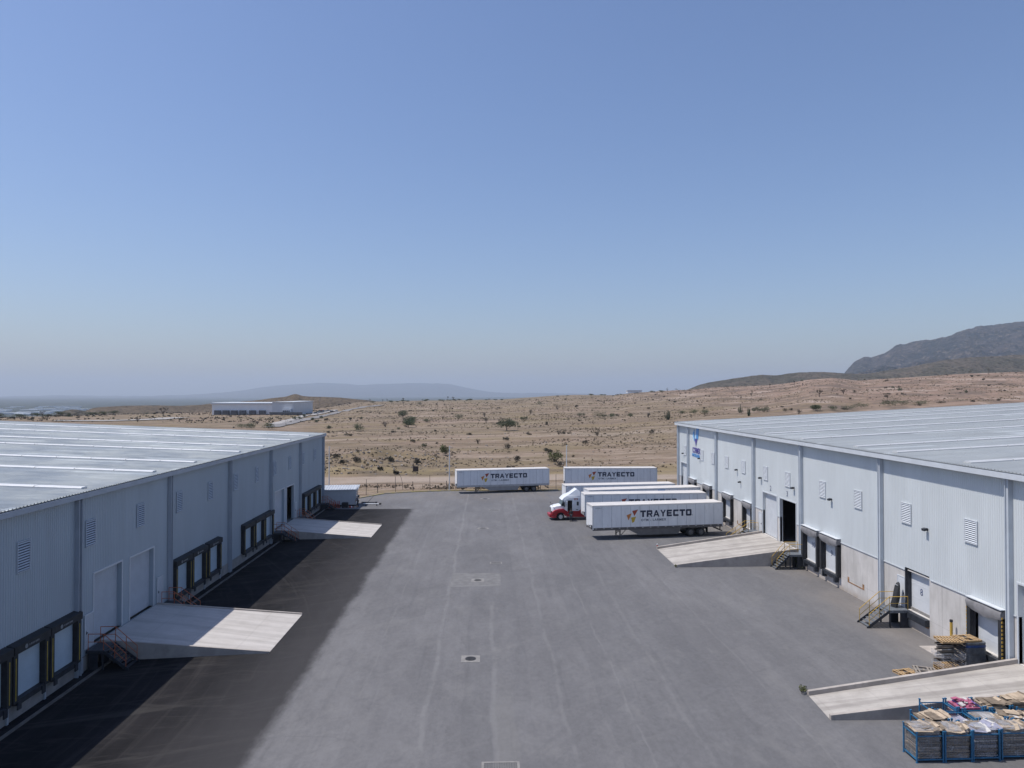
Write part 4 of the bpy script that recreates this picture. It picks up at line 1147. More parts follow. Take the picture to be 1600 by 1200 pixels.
def wheel_part(t, x, y, r, wid, hubm, name='wheel', side=-1):
    """side -1: outer face towards -y"""
    yo, yi = (y, y+wid) if side < 0 else (y-wid, y)
    mb = MB().ring_y(x, r, [(yo, r*.60), (yo+.02, r*.62), (yo+.0, r*.9), (yo+.05, r), (yi-.05, r), (yi, r*.9), (yi, r*.55)], n=24)
    o = mb.build(name, M_tyre, t, smooth=True)
    ys = yo if side < 0 else yi
    s = -1 if side < 0 else 1
    ring = [(ys+s*.012, r*.57), (ys-s*.02, r*.60)]
    if s > 0: ring = ring[::-1]
    h = MB().ring_y(x, r, sorted(ring), n=22)
    h.tube((x, ys+s*.012, r), (x, ys+s*.06, r), r*.22, r*.16, n=12)
    for q in range(6):
        a_ = q*PI/3
        h.tube((x+r*.40*math.cos(a_), ys+s*.0121, r+r*.40*math.sin(a_)), (x+r*.40*math.cos(a_), ys+s*.016, r+r*.40*math.sin(a_)), r*.08, n=8, m=1)
    h.build('rim', [hubm, M_tyre], o)
    return o
    h = MB().ring_y(x, r, [(ys-.09*s, r*.02), (ys-.08*s, r*.60), (ys-.02*s, r*.60), (ys-.06*s, r*.36), (ys-.01*s, r*.30), (ys+.05*s, r*.16), (ys+.05*s, .01)] if s < 0 else
                    [(ys+.05*s, .01), (ys+.05*s, r*.16), (ys-.01*s, r*.30), (ys-.06*s, r*.36), (ys-.02*s, r*.60), (ys-.08*s, r*.60), (ys-.09*s, r*.02)], n=20)
    h.build('rim', hubm, o, smooth=True, recalc=True)
    return o
TL, TW, TH = 16.75, 2.6, 4.12
def make_trailer(lab, loc, rz, rail, skirt=True, skm=None, words=True, gear=True, group='white box trailers', mark=None):
    t = empty('box_trailer', loc, rz, lab, 'trailer', group)
    body = MB()
    body.box(0, TL, 0, TW, 1.42, 4.06)
    body.build('body', M_tr_side, t, bevel=.03)
    MB().box(-.015, TL+.015, -.012, TW+.012, 4.0601, 4.10).box(.04, TL-.04, .04, TW-.04, 4.1001, 4.12).build('roof', M_tr_roof, t)
    # joint posts between the side sheets
    seam = MB()
    n = 14
    for i in range(1, n):
        x = TL*i/n
        for yy in (-.012, TW): seam.box(x-.022, x+.022, yy, yy+.012, 1.43, 3.98)
    seam.build('panel_joints', M_greyj, t)
    MB().box(-.02, .13, -.016, -.001, 1.2, 4.06).box(-.02, .13, TW+.001, TW+.016, 1.2, 4.06).box(TL-.13, TL+.02, -.016, -.001, 1.2, 4.06).box(TL-.13, TL+.02, TW+.001, TW+.016, 1.2, 4.06).box(-.02, 0, .001, TW-.001, 3.9, 4.055).build('corner_trim', M_tr_trim, t)
    MB().box(.0, TL, -.016, -.001, 3.93, 4.06).box(0, TL, TW+.001, TW+.016, 3.93, 4.06).build('top_rail', M_tr_trim, t)
    rl = MB().box(.02, TL, .0, .05, 1.1, 1.418).box(.02, TL, TW-.05, TW, 1.1, 1.418).box(.02, TL, .051, TW-.051, 1.2, 1.418).build('bottom_rail', rail, t)
    for i in range(17):
        x = .45+i*.98
        MB().box(x-.09, x+.09, -.02, -.001, 1.30, 1.36).build('marker_light', M_marker, rl)
    # front wall gear: box, hoses
    MB().box(-.05, -.001, .3, .7, 1.55, 1.75).box(-.05, -.001, 1.1, 1.5, 1.5, 1.62).box(-.12, -.001, .02, .12, 1.3, 1.75).build('front_fittings', M_steel_dark, t)
    if gear:
        for y in (.45, TW-.6):
            g = MB().box(3.55, 3.68, y, y+.13, .14, 1.198).box(3.42, 3.82, y-.1, y+.25, 0, .05).tube((3.61, y+.06, .05), (3.61, y+.06, .16), .05, n=8)
            g.bar((3.68, y+.06, .35), (4.5, y+.06, 1.19), .06)
            g.build('landing_leg', M_rail_dark, t)
        MB().tube((3.61, .59, .75), (3.61, TW-.6, .75), .04, n=8).build('cross_shaft', M_rail_dark, t)
    if skirt:
        for y in (.06, TW-.1):
            MB().prism_y([(4.35, 1.2), (5.9, .40), (10.9, .40), (11.35, 1.2)], y, y+.04).build('side_skirt', skm or M_skirt, t)
    bogie = MB().box(11.6, 15.0, .75, .9, .75, 1.19).box(11.6, 15.0, TW-.9, TW-.75, .75, 1.19)
    bogie.tube((12.55, .3, .52), (12.55, TW-.3, .52), .09, n=8).tube((13.9, .3, .52), (13.9, TW-.3, .52), .09, n=8)
    bogie.build('axle_frame', M_rail_dark, t)
    for x in (12.55, 13.9):
        wheel_part(t, x, .04, .52, .28, M_hub); wheel_part(t, x, .36, .52, .27, M_hub)
        wheel_part(t, x, TW-.04, .52, .28, M_hub, side=1); wheel_part(t, x, TW-.36, .52, .27, M_hub, side=1)
    for y in (.05, TW-.65):
        MB().box(14.75, 14.78, y, y+.6, .35, 1.19).build('mud_flap', M_black, t)
    MB().box(TL-.14, TL-.02, .1, TW-.1, .52, .64).box(TL-.14, TL-.04, .55, .67, .641, 1.19).box(TL-.14, TL-.04, TW-.67, TW-.55, .641, 1.19).bar((TL-1.1, .6, 1.15), (TL-.1, .6, .62), .07).build('rear_guard', M_rail_dark, t)
    dr = MB()
    dr.box(TL+.001, TL+.05, .05, TW/2-.01, 1.3, 3.98).box(TL+.001, TL+.05, TW/2+.01, TW-.05, 1.3, 3.98)
    for y in (.45, .95, 1.65, 2.15): dr.tube((TL+.07, y, 1.35), (TL+.07, y, 3.95), .018, n=6)
    dr.build('rear_door', M_tr_side, t)
    if words:
        wd, xe = block_word('TRAYECTO', 6.0, 2.58, .73, .80, .10, -.02, -.013)
        wd.tube((xe+.02, -.014, 2.66), (xe+.02, -.02, 2.66), .045, n=10)
        wd.build('lettering', M_navy, t)
        Mx = Matrix(((1, 0, 0, 6.1), (0, 0, -1, -.014), (0, 1, 0, 2.09), (0, 0, 0, 1)))
        text_obj('OTM - LARMEX', 'small_lettering', M_greyblue, t, .38, Mx, xs=1.05, depth=.004, bold=.012, spacing=1.22)
        e = MB().prism_y(poly_ccw([(4.98, 3.36), (5.72, 3.50), (5.26, 2.74)]), -.02, -.013).build('emblem', M_tri_red, t)
        MB().prism_y(poly_ccw([(4.28, 2.86), (4.92, 3.08), (4.52, 2.22)]), -.02, -.013).build('orange_facet', M_tri_or, e)
        MB().prism_y(poly_ccw([(4.84, 2.56), (5.46, 2.66), (5.24, 2.05), (4.98, 1.92)]), -.02, -.013).build('yellow_facet', M_tri_ye, e)
    Mx = Matrix(((1, 0, 0, .35), (0, 0, -1, -.014), (0, 1, 0, 3.72), (0, 0, 0, 1)))
    text_obj('OTM-1', 'fleet_number', M_greyblue, t, .2, Mx, xs=1.3, depth=.004)
    if mark:
        MB().box(mark[0], mark[1], -.024, -.0165, 3.70, 3.90).build('blue_mark', M_b1, t)
    return t
M_greyj = mat_plain('panel_joint_grey', (0.46, 0.48, 0.50), .5)
Gt = 'white box trailers with orange and navy lettering'
make_trailer('nearest white box trailer, with a dark bottom rail, standing beside the right-hand ramp', (12.55, 84.85, .02), math.atan2(2.4, 16.75), M_rail_dark, group=Gt, skm=M_skirtd)
t2 = make_trailer('white box trailer with a pale skirt, parked alone at the far kerb', (-5.36, 124.9, .02), math.atan2(2.9, 15.6), M_rail_pale, group=Gt)
copy_thing(t2, (13.95, 128.25, .02), R(-1.0), 'farthest white box trailer, parked at the kerb behind the docked row', Gt)
t3 = copy_thing(t2, (12.97, 94.55, .02), math.atan2(1.1, 16.7), 'second trailer of the docked row, just behind the nearest one', Gt)
copy_thing(t2, (11.42, 103.6, .02), math.atan2(1.95, 16.85), 'farthest trailer of the docked row, its front sticking out behind the tractor', Gt)
make_trailer('trailer of the docked row that the red and white tractor is coupled to', (14.15, 98.65, .02), math.atan2(3.0, 17.1), M_rail_pale, gear=False, words=False, group=Gt, mark=(10.2, 11.3))

# ------------------------------------------------------------------ tractor unit
M_white = mat_plain('truck_white_paint', (0.72, 0.74, 0.76), .3, var=.02)
M_red = mat_plain('truck_red_paint', (0.34, 0.010, 0.020), .3, var=.05)
M_glass = mat_plain('dark_glass', (0.02, 0.035, 0.04), .08, var=.1, spec=.8)
M_dark_in = mat_plain('cab_inside', (0.025, 0.02, 0.02), .9)
M_chrome = mat_plain('chrome', (0.6, 0.6, 0.62), .2, .9, var=.03)
def loft_cab(name, stations, mat, par, w_in=.12, top_in=.1, bevel=.05):
    """prism whose outline is (x, z) with the sides drawn in a little above z=2.4 (tumblehome)"""
    mb = MB(); n = len(stations)
    def inset(z): return max(0, (z-2.3))*.10
    vs = [(x, .06+inset(z), z) for (x, z) in stations] + [(x, 2.44-inset(z), z) for (x, z) in stations]
    fs = [tuple(range(n)), tuple(reversed(range(n, 2*n)))]
    for i in range(n):
        j = (i+1) % n; fs.append((i, n+i, n+j, j))
    mb.add(vs, fs)
    return mb.build(name, mat, par, bevel=bevel, smooth=True, recalc=True)
def make_tractor(loc, rz):
    t = empty('truck_tractor', loc, rz, 'red and white truck tractor with a tall roof fairing and an open dark cab door', 'truck')
    # sleeper cab upper shell in white, with the doorway cut out of the near side
    up = [(2.18, 1.35), (2.5, 1.3), (2.5, 2.72), (3.18, 2.72), (3.18, 1.3), (4.15, 1.28), (4.38, 1.55), (4.38, 3.28), (3.2, 3.22), (2.42, 3.02), (1.86, 2.80), (1.92, 2.72)]
    # near-side skin (thin) and full-width top and back
    near = MB()
    P1 = [(2.12, 1.32), (2.5, 1.32), (2.5, 2.74), (2.05, 2.74), (1.98, 2.70)]
    P2 = [(3.18, 1.3), (4.1, 1.28), (4.38, 1.5), (4.38, 3.1), (3.18, 3.1)]
    P3 = [(2.05, 2.74), (3.178, 2.74), (3.178, 3.1), (2.4, 3.02)]
    cab = MB()
    for y0, y1 in ((.08, .14), (2.36, 2.42)):
        for p in (P1, P2, P3): cab.prism_y(poly_ccw(p), y0, y1)
        if y0 > 1: cab.prism_y(poly_ccw([(2.501, 1.32), (3.179, 1.32), (3.179, 2.738), (2.501, 2.738)]), y0, y1)
    cab.box(4.33, 4.37, .141, 2.359, 1.3, 3.1)
    body = cab.build('cab', M_white, t)
    MB().box(2.3, 4.32, .145, 2.355, 1.18, 1.27).box(2.2, 2.3, .2, 2.3, 1.27, 2.0).box(3.25, 4.3, .2, 2.3, 1.27, 2.2).box(2.7, 3.15, .3, 1.0, 1.271, 2.4).build('cab_interior', M_dark_in, t)
    # roof: visor, crown and tall fairing
    loft_cab('roof', [(1.72, 2.78), (1.95, 2.74), (3.1, 3.04), (4.38, 3.1), (4.38, 3.34), (3.4, 3.34), (2.5, 3.42), (2.05, 3.15)], M_white, t, bevel=.06)
    f = MB()
    f.add([(2.45, .25, 3.38), (4.36, .12, 3.30), (4.36, 2.38, 3.30), (2.45, 2.25, 3.38), (3.05, .42, 3.66), (3.92, .42, 4.28), (4.36, .42, 3.92), (4.36, 2.08, 3.92), (3.92, 2.08, 4.28), (3.05, 2.08, 3.66)],
          [(0, 1, 6, 5, 4), (3, 9, 8, 7, 2), (0, 4, 9, 3), (4, 5, 8, 9), (5, 6, 7, 8), (1, 2, 7, 6), (0, 3, 2, 1)])
    f.build('roof_fairing', M_white, t, bevel=.06, smooth=True, recalc=True)
    # windscreen and side glass
    MB().add([(1.62, .25, 2.06), (1.62, 2.25, 2.06), (2.0, 2.2, 2.74), (2.0, .3, 2.74), (1.66, .25, 2.04), (1.66, 2.25, 2.04), (2.04, 2.2, 2.72), (2.04, .3, 2.72)],
             [(0, 3, 2, 1), (4, 5, 6, 7), (0, 1, 5, 4), (1, 2, 6, 5), (2, 3, 7, 6), (3, 0, 4, 7)]).build('windscreen', M_glass, t)
    for y in (.12, 2.34):
        MB().prism_y(poly_ccw([(1.72, 2.0), (2.1, 2.0), (2.12, 2.7), (2.0, 2.7)]), y, y+.04).build('quarter_window', M_glass, t)
    for y in (.065, 2.421):
        MB().prism_y([(3.82, 2.08), (3.86, 2.03), (4.06, 2.03), (4.10, 2.08), (4.10, 2.5), (4.06, 2.56), (3.86, 2.56), (3.82, 2.5)], y, y+.014).build('sleeper_window', M_glass, t)
    # hood (white) and wings (red)
    h = MB()
    secs = [(.33, .62, 1.25, 1.80), (.45, .5, 1.2, 1.88), (1.0, .38, 1.3, 2.02), (1.68, .3, 1.4, 2.12), (2.1, .3, 1.4, 2.12)]
    vs = []; fs = []
    for (x, yi, zb, zt) in secs:
        vs += [(x, yi-.06, zb), (x, yi, zt-.12), (x, yi+.25, zt), (x, 2.5-yi-.25, zt), (x, 2.5-yi, zt-.12), (x, 2.5-yi+.06, zb)]
    for i in range(len(secs)-1):
        for j in range(5): a = i*6+j; fs.append((a, a+1, a+7, a+6))
    fs += [(5, 4, 3, 2, 1, 0), tuple(range(24, 30))]
    h.add(vs, fs).build('hood', M_white, t, smooth=True, recalc=True)
    MB().box(.26, .325, .72, 1.78, .85, 1.72).build('grille', M_chrome, t, bevel=.02)
    wing = [(.38, .82), (.36, 1.15), (.8, 1.42), (1.3, 1.56), (1.9, 1.60), (2.14, 1.5), (2.36, 1.32), (2.36, .62), (2.14, .62), (2.06, .85), (1.9, 1.04), (1.57, 1.12), (1.25, 1.04), (1.05, .85), (1.0, .62), (.6, .62)]
    for (y0, y1) in ((.04, .55), (1.95, 2.46)):
        MB().prism_y(poly_ccw(wing), y0, y1).build('wing', M_red, t, bevel=.04, smooth=True, recalc=True)
    bp = MB()
    bp.add([(0.05, .35, .42), (.6, .03, .38), (.95, .03, .38), (.95, .03, .82), (.55, .03, .88), (.0, .35, .84), (0, 2.15, .84), (.55, 2.47, .88), (.95, 2.47, .82), (.95, 2.47, .38), (.6, 2.47, .38), (.05, 2.15, .42)],
           [(0, 1, 2, 3, 4, 5), (6, 7, 8, 9, 10, 11), (0, 5, 6, 11), (5, 4, 7, 6), (4, 3, 8, 7), (0, 11, 10, 1), (1, 10, 9, 2), (2, 9, 8, 3)])
    bp.build('bumper', M_red, t, bevel=.04, recalc=True)
    for y in (.16, 2.1):
        MB().add([(.36, y, .95), (.62, y-.06 if y < 1 else y+.06, .98), (.72, y-.06 if y < 1 else y+.06, 1.28), (.42, y, 1.2), (.36, y+.26, .95), (.42, y+.26, 1.2)],
                 [(0, 1, 2, 3), (0, 3, 5, 4), (1, 4, 5, 2), (3, 2, 5), (0, 4, 1)]).build('headlight', M_chrome, t, recalc=True)
    # red lower body behind the door, steps and tank
    for y in (.06, 2.3):
        MB().prism_y(poly_ccw([(2.38, .45), (5.2, .42), (5.2, 1.26), (4.72, 1.55), (4.38, 1.5), (4.1, 1.26), (2.38, 1.30)]), y, y+.14).build('side_fairing', M_red, t)
        MB().box(2.5, 3.15, y-.02, y-.001, .5, .56).box(2.5, 3.15, y-.02, y-.001, .9, .96).build('step', M_chrome, t)
    for y in (-.35, 2.55):
        mm = MB().box(1.98, 2.06, y, y+.28, 1.9, 2.55).bar((2.08, y+.14, 2.5), (2.2, .12 if y < 0 else 2.38, 2.6), .03).bar((2.08, y+.14, 1.95), (2.2, .12 if y < 0 else 2.38, 1.9), .03)
        mm.build('mirror', M_black, t)
    for y in (.5, 2.0):
        MB().tube((.5, y, 1.85), (.42, y-.05, 2.2), .015, n=6).tube((.42, y-.05, 2.2), (.42, y-.05, 2.3), .06, n=8).build('hood_mirror', M_black, t)
    # open door hinged at its front edge
    d = MB().box(0, .62, -.05, 0, 0, .7).box(0, .06, -.05, 0, .7, 1.35).box(.56, .62, -.05, 0, .7, 1.25).box(0, .62, -.05, 0, 1.25, 1.36).build('door', M_white, t, loc=(2.5, .06, 1.3), rot=(0, 0, R(-100)))
    MB().box(.06, .56, -.035, -.015, .7, 1.25).build('door_glass', M_glass, d)
    fr = MB().box(.7, 8.6, .80, .92, .7, .95).box(.7, 8.6, 1.58, 1.70, .7, .95).tube((1.57, .3, .5), (1.57, 2.2, .5), .07, n=8).tube((6.9, .3, .52), (6.9, 2.2, .52), .1, n=8).tube((8.2, .3, .52), (8.2, 2.2, .52), .1, n=8)
    fr.box(6.9, 8.0, .7, 1.8, .951, 1.12)
    fr.build('chassis', M_rail_dark, t)
    wheel_part(t, 1.57, .07, .50, .3, M_hubw); wheel_part(t, 1.57, 2.43, .50, .3, M_hubw, side=1)
    for x in (6.9, 8.2):
        wheel_part(t, x, .04, .52, .28, M_hub); wheel_part(t, x, TW-.14, .52, .28, M_hub, side=1)
    Mx = Matrix(((1, 0, 0, 3.42), (0, 0, -1, .074), (0, 1, 0, 2.80), (0, 0, 0, 1)))
    text_obj('074', 'cab_number', M_tri_red, t, .34, Mx, xs=1.1, depth=.006, bold=.012)
    MB().box(3.72, 4.02, .066, .078, 1.42, 1.50).build('badge', M_steel_dark, t)
    return t
make_tractor((8.57, 98.05, .02), R(5.0))

# ------------------------------------------------------------------ people
M_skin = mat_plain('skin', (0.30, 0.16, 0.10), .6, var=.05)
def skin_mesh(name, joints, bones, mat, par, sub=1):
    """joints: {key: (pos, radius)}; grown with a skin modifier and applied"""
    keys = list(joints)
    me = bpy.data.meshes.new(name)
    me.from_pydata([joints[k][0] for k in keys], [(keys.index(a), keys.index(b)) for a, b in bones], [])
    o = bpy.data.objects.new(name, me); COL.objects.link(o)
    md = o.modifiers.new('skin', 'SKIN'); md.use_smooth_shade = True
    lay = me.skin_vertices[0].data if me.skin_vertices else None
    if lay is None:
        bpy.context.view_layer.objects.active = o
        me.attributes  # touch
    for i, k in enumerate(keys):
        r = joints[k][1]; rr = (r, r) if not isinstance(r, tuple) else r
        me.skin_vertices[0].data[i].radius = rr
    me.skin_vertices[0].data[0].use_root = True
    sb = o.modifiers.new('sub', 'SUBSURF'); sb.levels = sub; sb.render_levels = sub
    bpy.context.view_layer.update()
    dg = bpy.context.evaluated_depsgraph_get()
    m2 = bpy.data.meshes.new_from_object(o.evaluated_get(dg))
    bpy.data.objects.remove(o); bpy.data.meshes.remove(me)
    m2.materials.clear(); m2.materials.append(mat); m2.name = name
    ob = bpy.data.objects.new(name, m2); COL.objects.link(ob)
    if par is not None: ob.parent = par
    return ob
def make_person(loc, rz, lab, shirt, trousers, hair, cap=None, lean=0.0, arm=(0, 0)):
    """facing local +x; about 1.72 m tall"""
    t = empty('person', loc, rz, lab, 'person')
    ln = lean
    sh = ln*.45; hd = ln*.62
    J = {}
    J['pelvis'] = ((0, 0, .95), (.11, .14)); J['waist'] = ((ln*.12, 0, 1.10), (.10, .13)); J['chest'] = ((sh*.7, 0, 1.30), (.11, .16)); J['neck0'] = ((sh, 0, 1.44), (.07, .10))
    J['neck'] = ((hd*.9, 0, 1.50), .052); J['head0'] = ((hd+.01, 0, 1.58), (.075, .07)); J['head1'] = ((hd+.01, 0, 1.66), (.09, .075)); J['head2'] = ((hd, 0, 1.72), (.06, .055))
    J['nose'] = ((hd+.105, 0, 1.61), .012)
    B = [('pelvis', 'waist'), ('waist', 'chest'), ('chest', 'neck0'), ('neck0', 'neck'), ('neck', 'head0'), ('head0', 'head1'), ('head1', 'head2'), ('head0', 'nose')]
    for s, sg_ in (('l', 1), ('r', -1)):
        a = arm[0 if sg_ > 0 else 1]
        J['sh'+s] = ((sh, sg_*.19, 1.40), .055); J['el'+s] = ((sh+.04+a*.16, sg_*.24, 1.13+a*.03), .040); J['wr'+s] = ((sh+.10+a*.36, sg_*.23, .90+a*.16), .026)
        J['pa'+s] = ((sh+.12+a*.42, sg_*.225, .83+a*.17), (.028, .018))
        B += [('neck0', 'sh'+s), ('sh'+s, 'el'+s), ('el'+s, 'wr'+s), ('wr'+s, 'pa'+s)]
        for k, (dx, dy, dz) in enumerate(((.03, .0, -.085), (.012, .0, -.095), (-.006, .0, -.09), (-.022, .0, -.075), (.05, -.01*sg_, -.035))):
            J['f%d' % k+s] = ((sh+.12+a*.46+dx, sg_*.225+dy, .83+a*.17+dz), .009)
            B.append(('pa'+s, 'f%d' % k+s))
        J['hp'+s] = ((0, sg_*.09, .90), .085); J['kn'+s] = ((.03, sg_*.11, .50), .058); J['an'+s] = ((-.01, sg_*.12, .09), .038); J['to'+s] = ((.16, sg_*.13, .035), (.035, .045))
        B += [('pelvis', 'hp'+s), ('hp'+s, 'kn'+s), ('kn'+s, 'an'+s), ('an'+s, 'to'+s)]
    skin_mesh('body', J, B, M_skin, t)
    g = .018
    def grow(keys, bones, nm, mt, gg=g):
        JJ = {}
        for k in keys:
            p, r = J[k]; JJ[k] = (p, tuple(x+gg for x in r) if isinstance(r, tuple) else r+gg)
        return skin_mesh(nm, JJ, bones, mt, t)
    JK = ['pelvis', 'waist', 'chest', 'neck0', 'shl', 'ell', 'wrl', 'shr', 'elr', 'wrr']
    grow(JK, [('pelvis', 'waist'), ('waist', 'chest'), ('chest', 'neck0')] + [b for s in 'lr' for b in (('neck0', 'sh'+s), ('sh'+s, 'el'+s), ('el'+s, 'wr'+s))], 'shirt', shirt)
    JK = ['pelvis'] + [k+s for s in 'lr' for k in ('hp', 'kn', 'an')]
    grow(JK, [b for s in 'lr' for b in (('pelvis', 'hp'+s), ('hp'+s, 'kn'+s), ('kn'+s, 'an'+s))], 'trousers', trousers, .022)
    for s in 'lr':
        p = J['to'+s][0]; q = J['an'+s][0]
        MB().box(q[0]-.06, p[0]+.08, p[1]-.05, p[1]+.05, 0, .07).build('shoe', M_black, t, bevel=.02)
    e = MB()
    for sg_ in (1, -1): e.tube((hd+.088, sg_*.032, 1.645), (hd+.098, sg_*.032, 1.645), .012, n=8)
    e.build('eyes', M_black, t)
    hm = MB(); n = 12; vs = []; fs = []
    for j, (z, r) in enumerate(((1.60, .098), (1.66, .106), (1.72, .098), (1.765, .06), (1.78, .01))):
        for i in range(n):
            a_ = 2*PI*i/n
            vs.append((hd-.012+r*math.cos(a_)*(1.0 if math.cos(a_) < .3 or z > 1.68 else .7), r*.88*math.sin(a_), z))
    for j in range(4):
        for i in range(n): fs.append((j*n+i, j*n+(i+1) % n, (j+1)*n+(i+1) % n, (j+1)*n+i))
    hm.add(vs, fs).build('hair' if cap is None else 'cap', hair if cap is None else cap, t, smooth=True)
    if cap is not None:
        MB().box(hd+.05, hd+.2, -.06, .06, 1.69, 1.70).build('cap_peak', cap, t)
    return t
M_darkcloth = mat_plain('dark_navy_cloth', (0.025, 0.03, 0.045), .9, var=.2, scale=6)
M_blackcloth = mat_plain('black_cloth', (0.02, 0.02, 0.024), .9, var=.2, scale=6)
M_greycloth = mat_plain('grey_work_cloth', (0.09, 0.10, 0.13), .9, var=.2, scale=6)
M_hair = mat_plain('black_hair', (0.015, 0.012, 0.011), .6)
M_palecap = mat_plain('pale_cap', (0.55, 0.55, 0.52), .8)
make_person((11.45, 97.35, .02), R(75), 'person in dark clothes standing by the open door of the red and white truck', M_blackcloth, M_darkcloth, M_hair)
make_person((-20.15, 111.3, .02), R(215), 'person in a pale cap standing at the corner of the white cabin', M_greycloth, M_darkcloth, M_hair, cap=M_palecap, lean=.22, arm=(.6, .3))
# ------------------------------------------------------------------ blue stacking cages with waste cardboard
M_blue = mat_plain('blue_cage_paint', (0.02, 0.13, 0.26), .5, var=.2, scale=4, dirt=(.2, .12, .07), dirt_amt=.12)
M_card = mat_plain('cardboard', (0.40, 0.32, 0.235), .85, var=.2, scale=3, dirt=(.24, .17, .11), dirt_amt=.4)
M_card2 = mat_plain('brown_cardboard', (0.19, 0.15, 0.11), .85, var=.3, scale=3, dirt=(.12, .085, .06), dirt_amt=.5)
M_cardw = mat_plain('white_cardboard', (0.52, 0.50, 0.48), .75, var=.12, scale=3)
M_purple = mat_plain('purple_printed_card', (0.15, 0.10, 0.28), .6, var=.4, scale=5)
M_pink = mat_plain('pink_printed_card', (0.36, 0.10, 0.17), .6, var=.4, scale=5)
M_lilac = mat_plain('lilac_film', (0.27, 0.27, 0.34), .35, var=.25, scale=3)
def film_mat():
    m, nt, bs = new_mat('plastic_film')
    w = NT(nt); P = w.coord()
    n = w.noise(w.mapping(P, (1, 1, 2.5)), 2.2, 5, .7, 1.0)
    bs.inputs['Base Color'].default_value = (0.40, 0.41, 0.44, 1); bs.inputs['Roughness'].default_value = .22
    w.l(w.ramp(n, .36, .70, .12, .7), bs.inputs['Alpha'])
    w.l(w.bump(n, .8, .05), bs.inputs['Normal'])
    return m
M_film = film_mat()
M_mesh = mat_plain('grey_mesh_wire', (0.13, 0.15, 0.17), .5, .4, var=.1)
def make_cage(lab, x, y, panels=True, rz=0.0):
    t = empty('stacking_cage', (x, y, .02), rz, lab, 'cage', 'blue steel stacking cages')
    W_, D_, H_ = 1.34, 1.12, 1.42
    for (a, b) in ((0, 0), (W_-.06, 0), (0, D_-.06), (W_-.06, D_-.06)):
        MB().box(a, a+.06, b, b+.06, .0, H_).box(a-.02, a+.08, b-.02, b+.08, -.0, .02).box(a-.012, a+.072, b-.012, b+.072, H_, H_+.05).build('post', M_blue, t)
    f = MB()
    for z in (.12, 1.22):
        f.box(.061, W_-.061, .01, .05, z, z+.05).box(.061, W_-.061, D_-.05, D_-.01, z, z+.05).box(.01, .05, .061, D_-.061, z, z+.05).box(W_-.05, W_-.01, .061, D_-.061, z, z+.05)
    f.box(.051, W_-.051, .051, D_-.051, .13, .155)
    f.build('frame', M_blue, t)
    if panels:
        for s in range(4):
            g = MB(); r = .0035
            n = 9
            for i in range(1, n):
                u = i/n
                if s == 0: g.box(.06+u*(W_-.12)-r, .06+u*(W_-.12)+r, .025, .035, .17, 1.22)
                if s == 1: g.box(.06+u*(W_-.12)-r, .06+u*(W_-.12)+r, D_-.035, D_-.025, .17, 1.22)
                if s == 2: g.box(.025, .035, .06+u*(D_-.12)-r, .06+u*(D_-.12)+r, .17, 1.22)
                if s == 3: g.box(W_-.035, W_-.025, .06+u*(D_-.12)-r, .06+u*(D_-.12)+r, .17, 1.22)
            for i in range(1, n):
                z = .17+(1.05)*i/n
                if s == 0: g.box(.06, W_-.06, .036, .044, z-r, z+r)
                if s == 1: g.box(.06, W_-.06, D_-.044, D_-.036, z-r, z+r)
                if s == 2: g.box(.036, .044, .06, D_-.06, z-r, z+r)
                if s == 3: g.box(W_-.044, W_-.036, .06, D_-.06, z-r, z+r)
            g.build('mesh_panel', M_mesh, t)
    return t
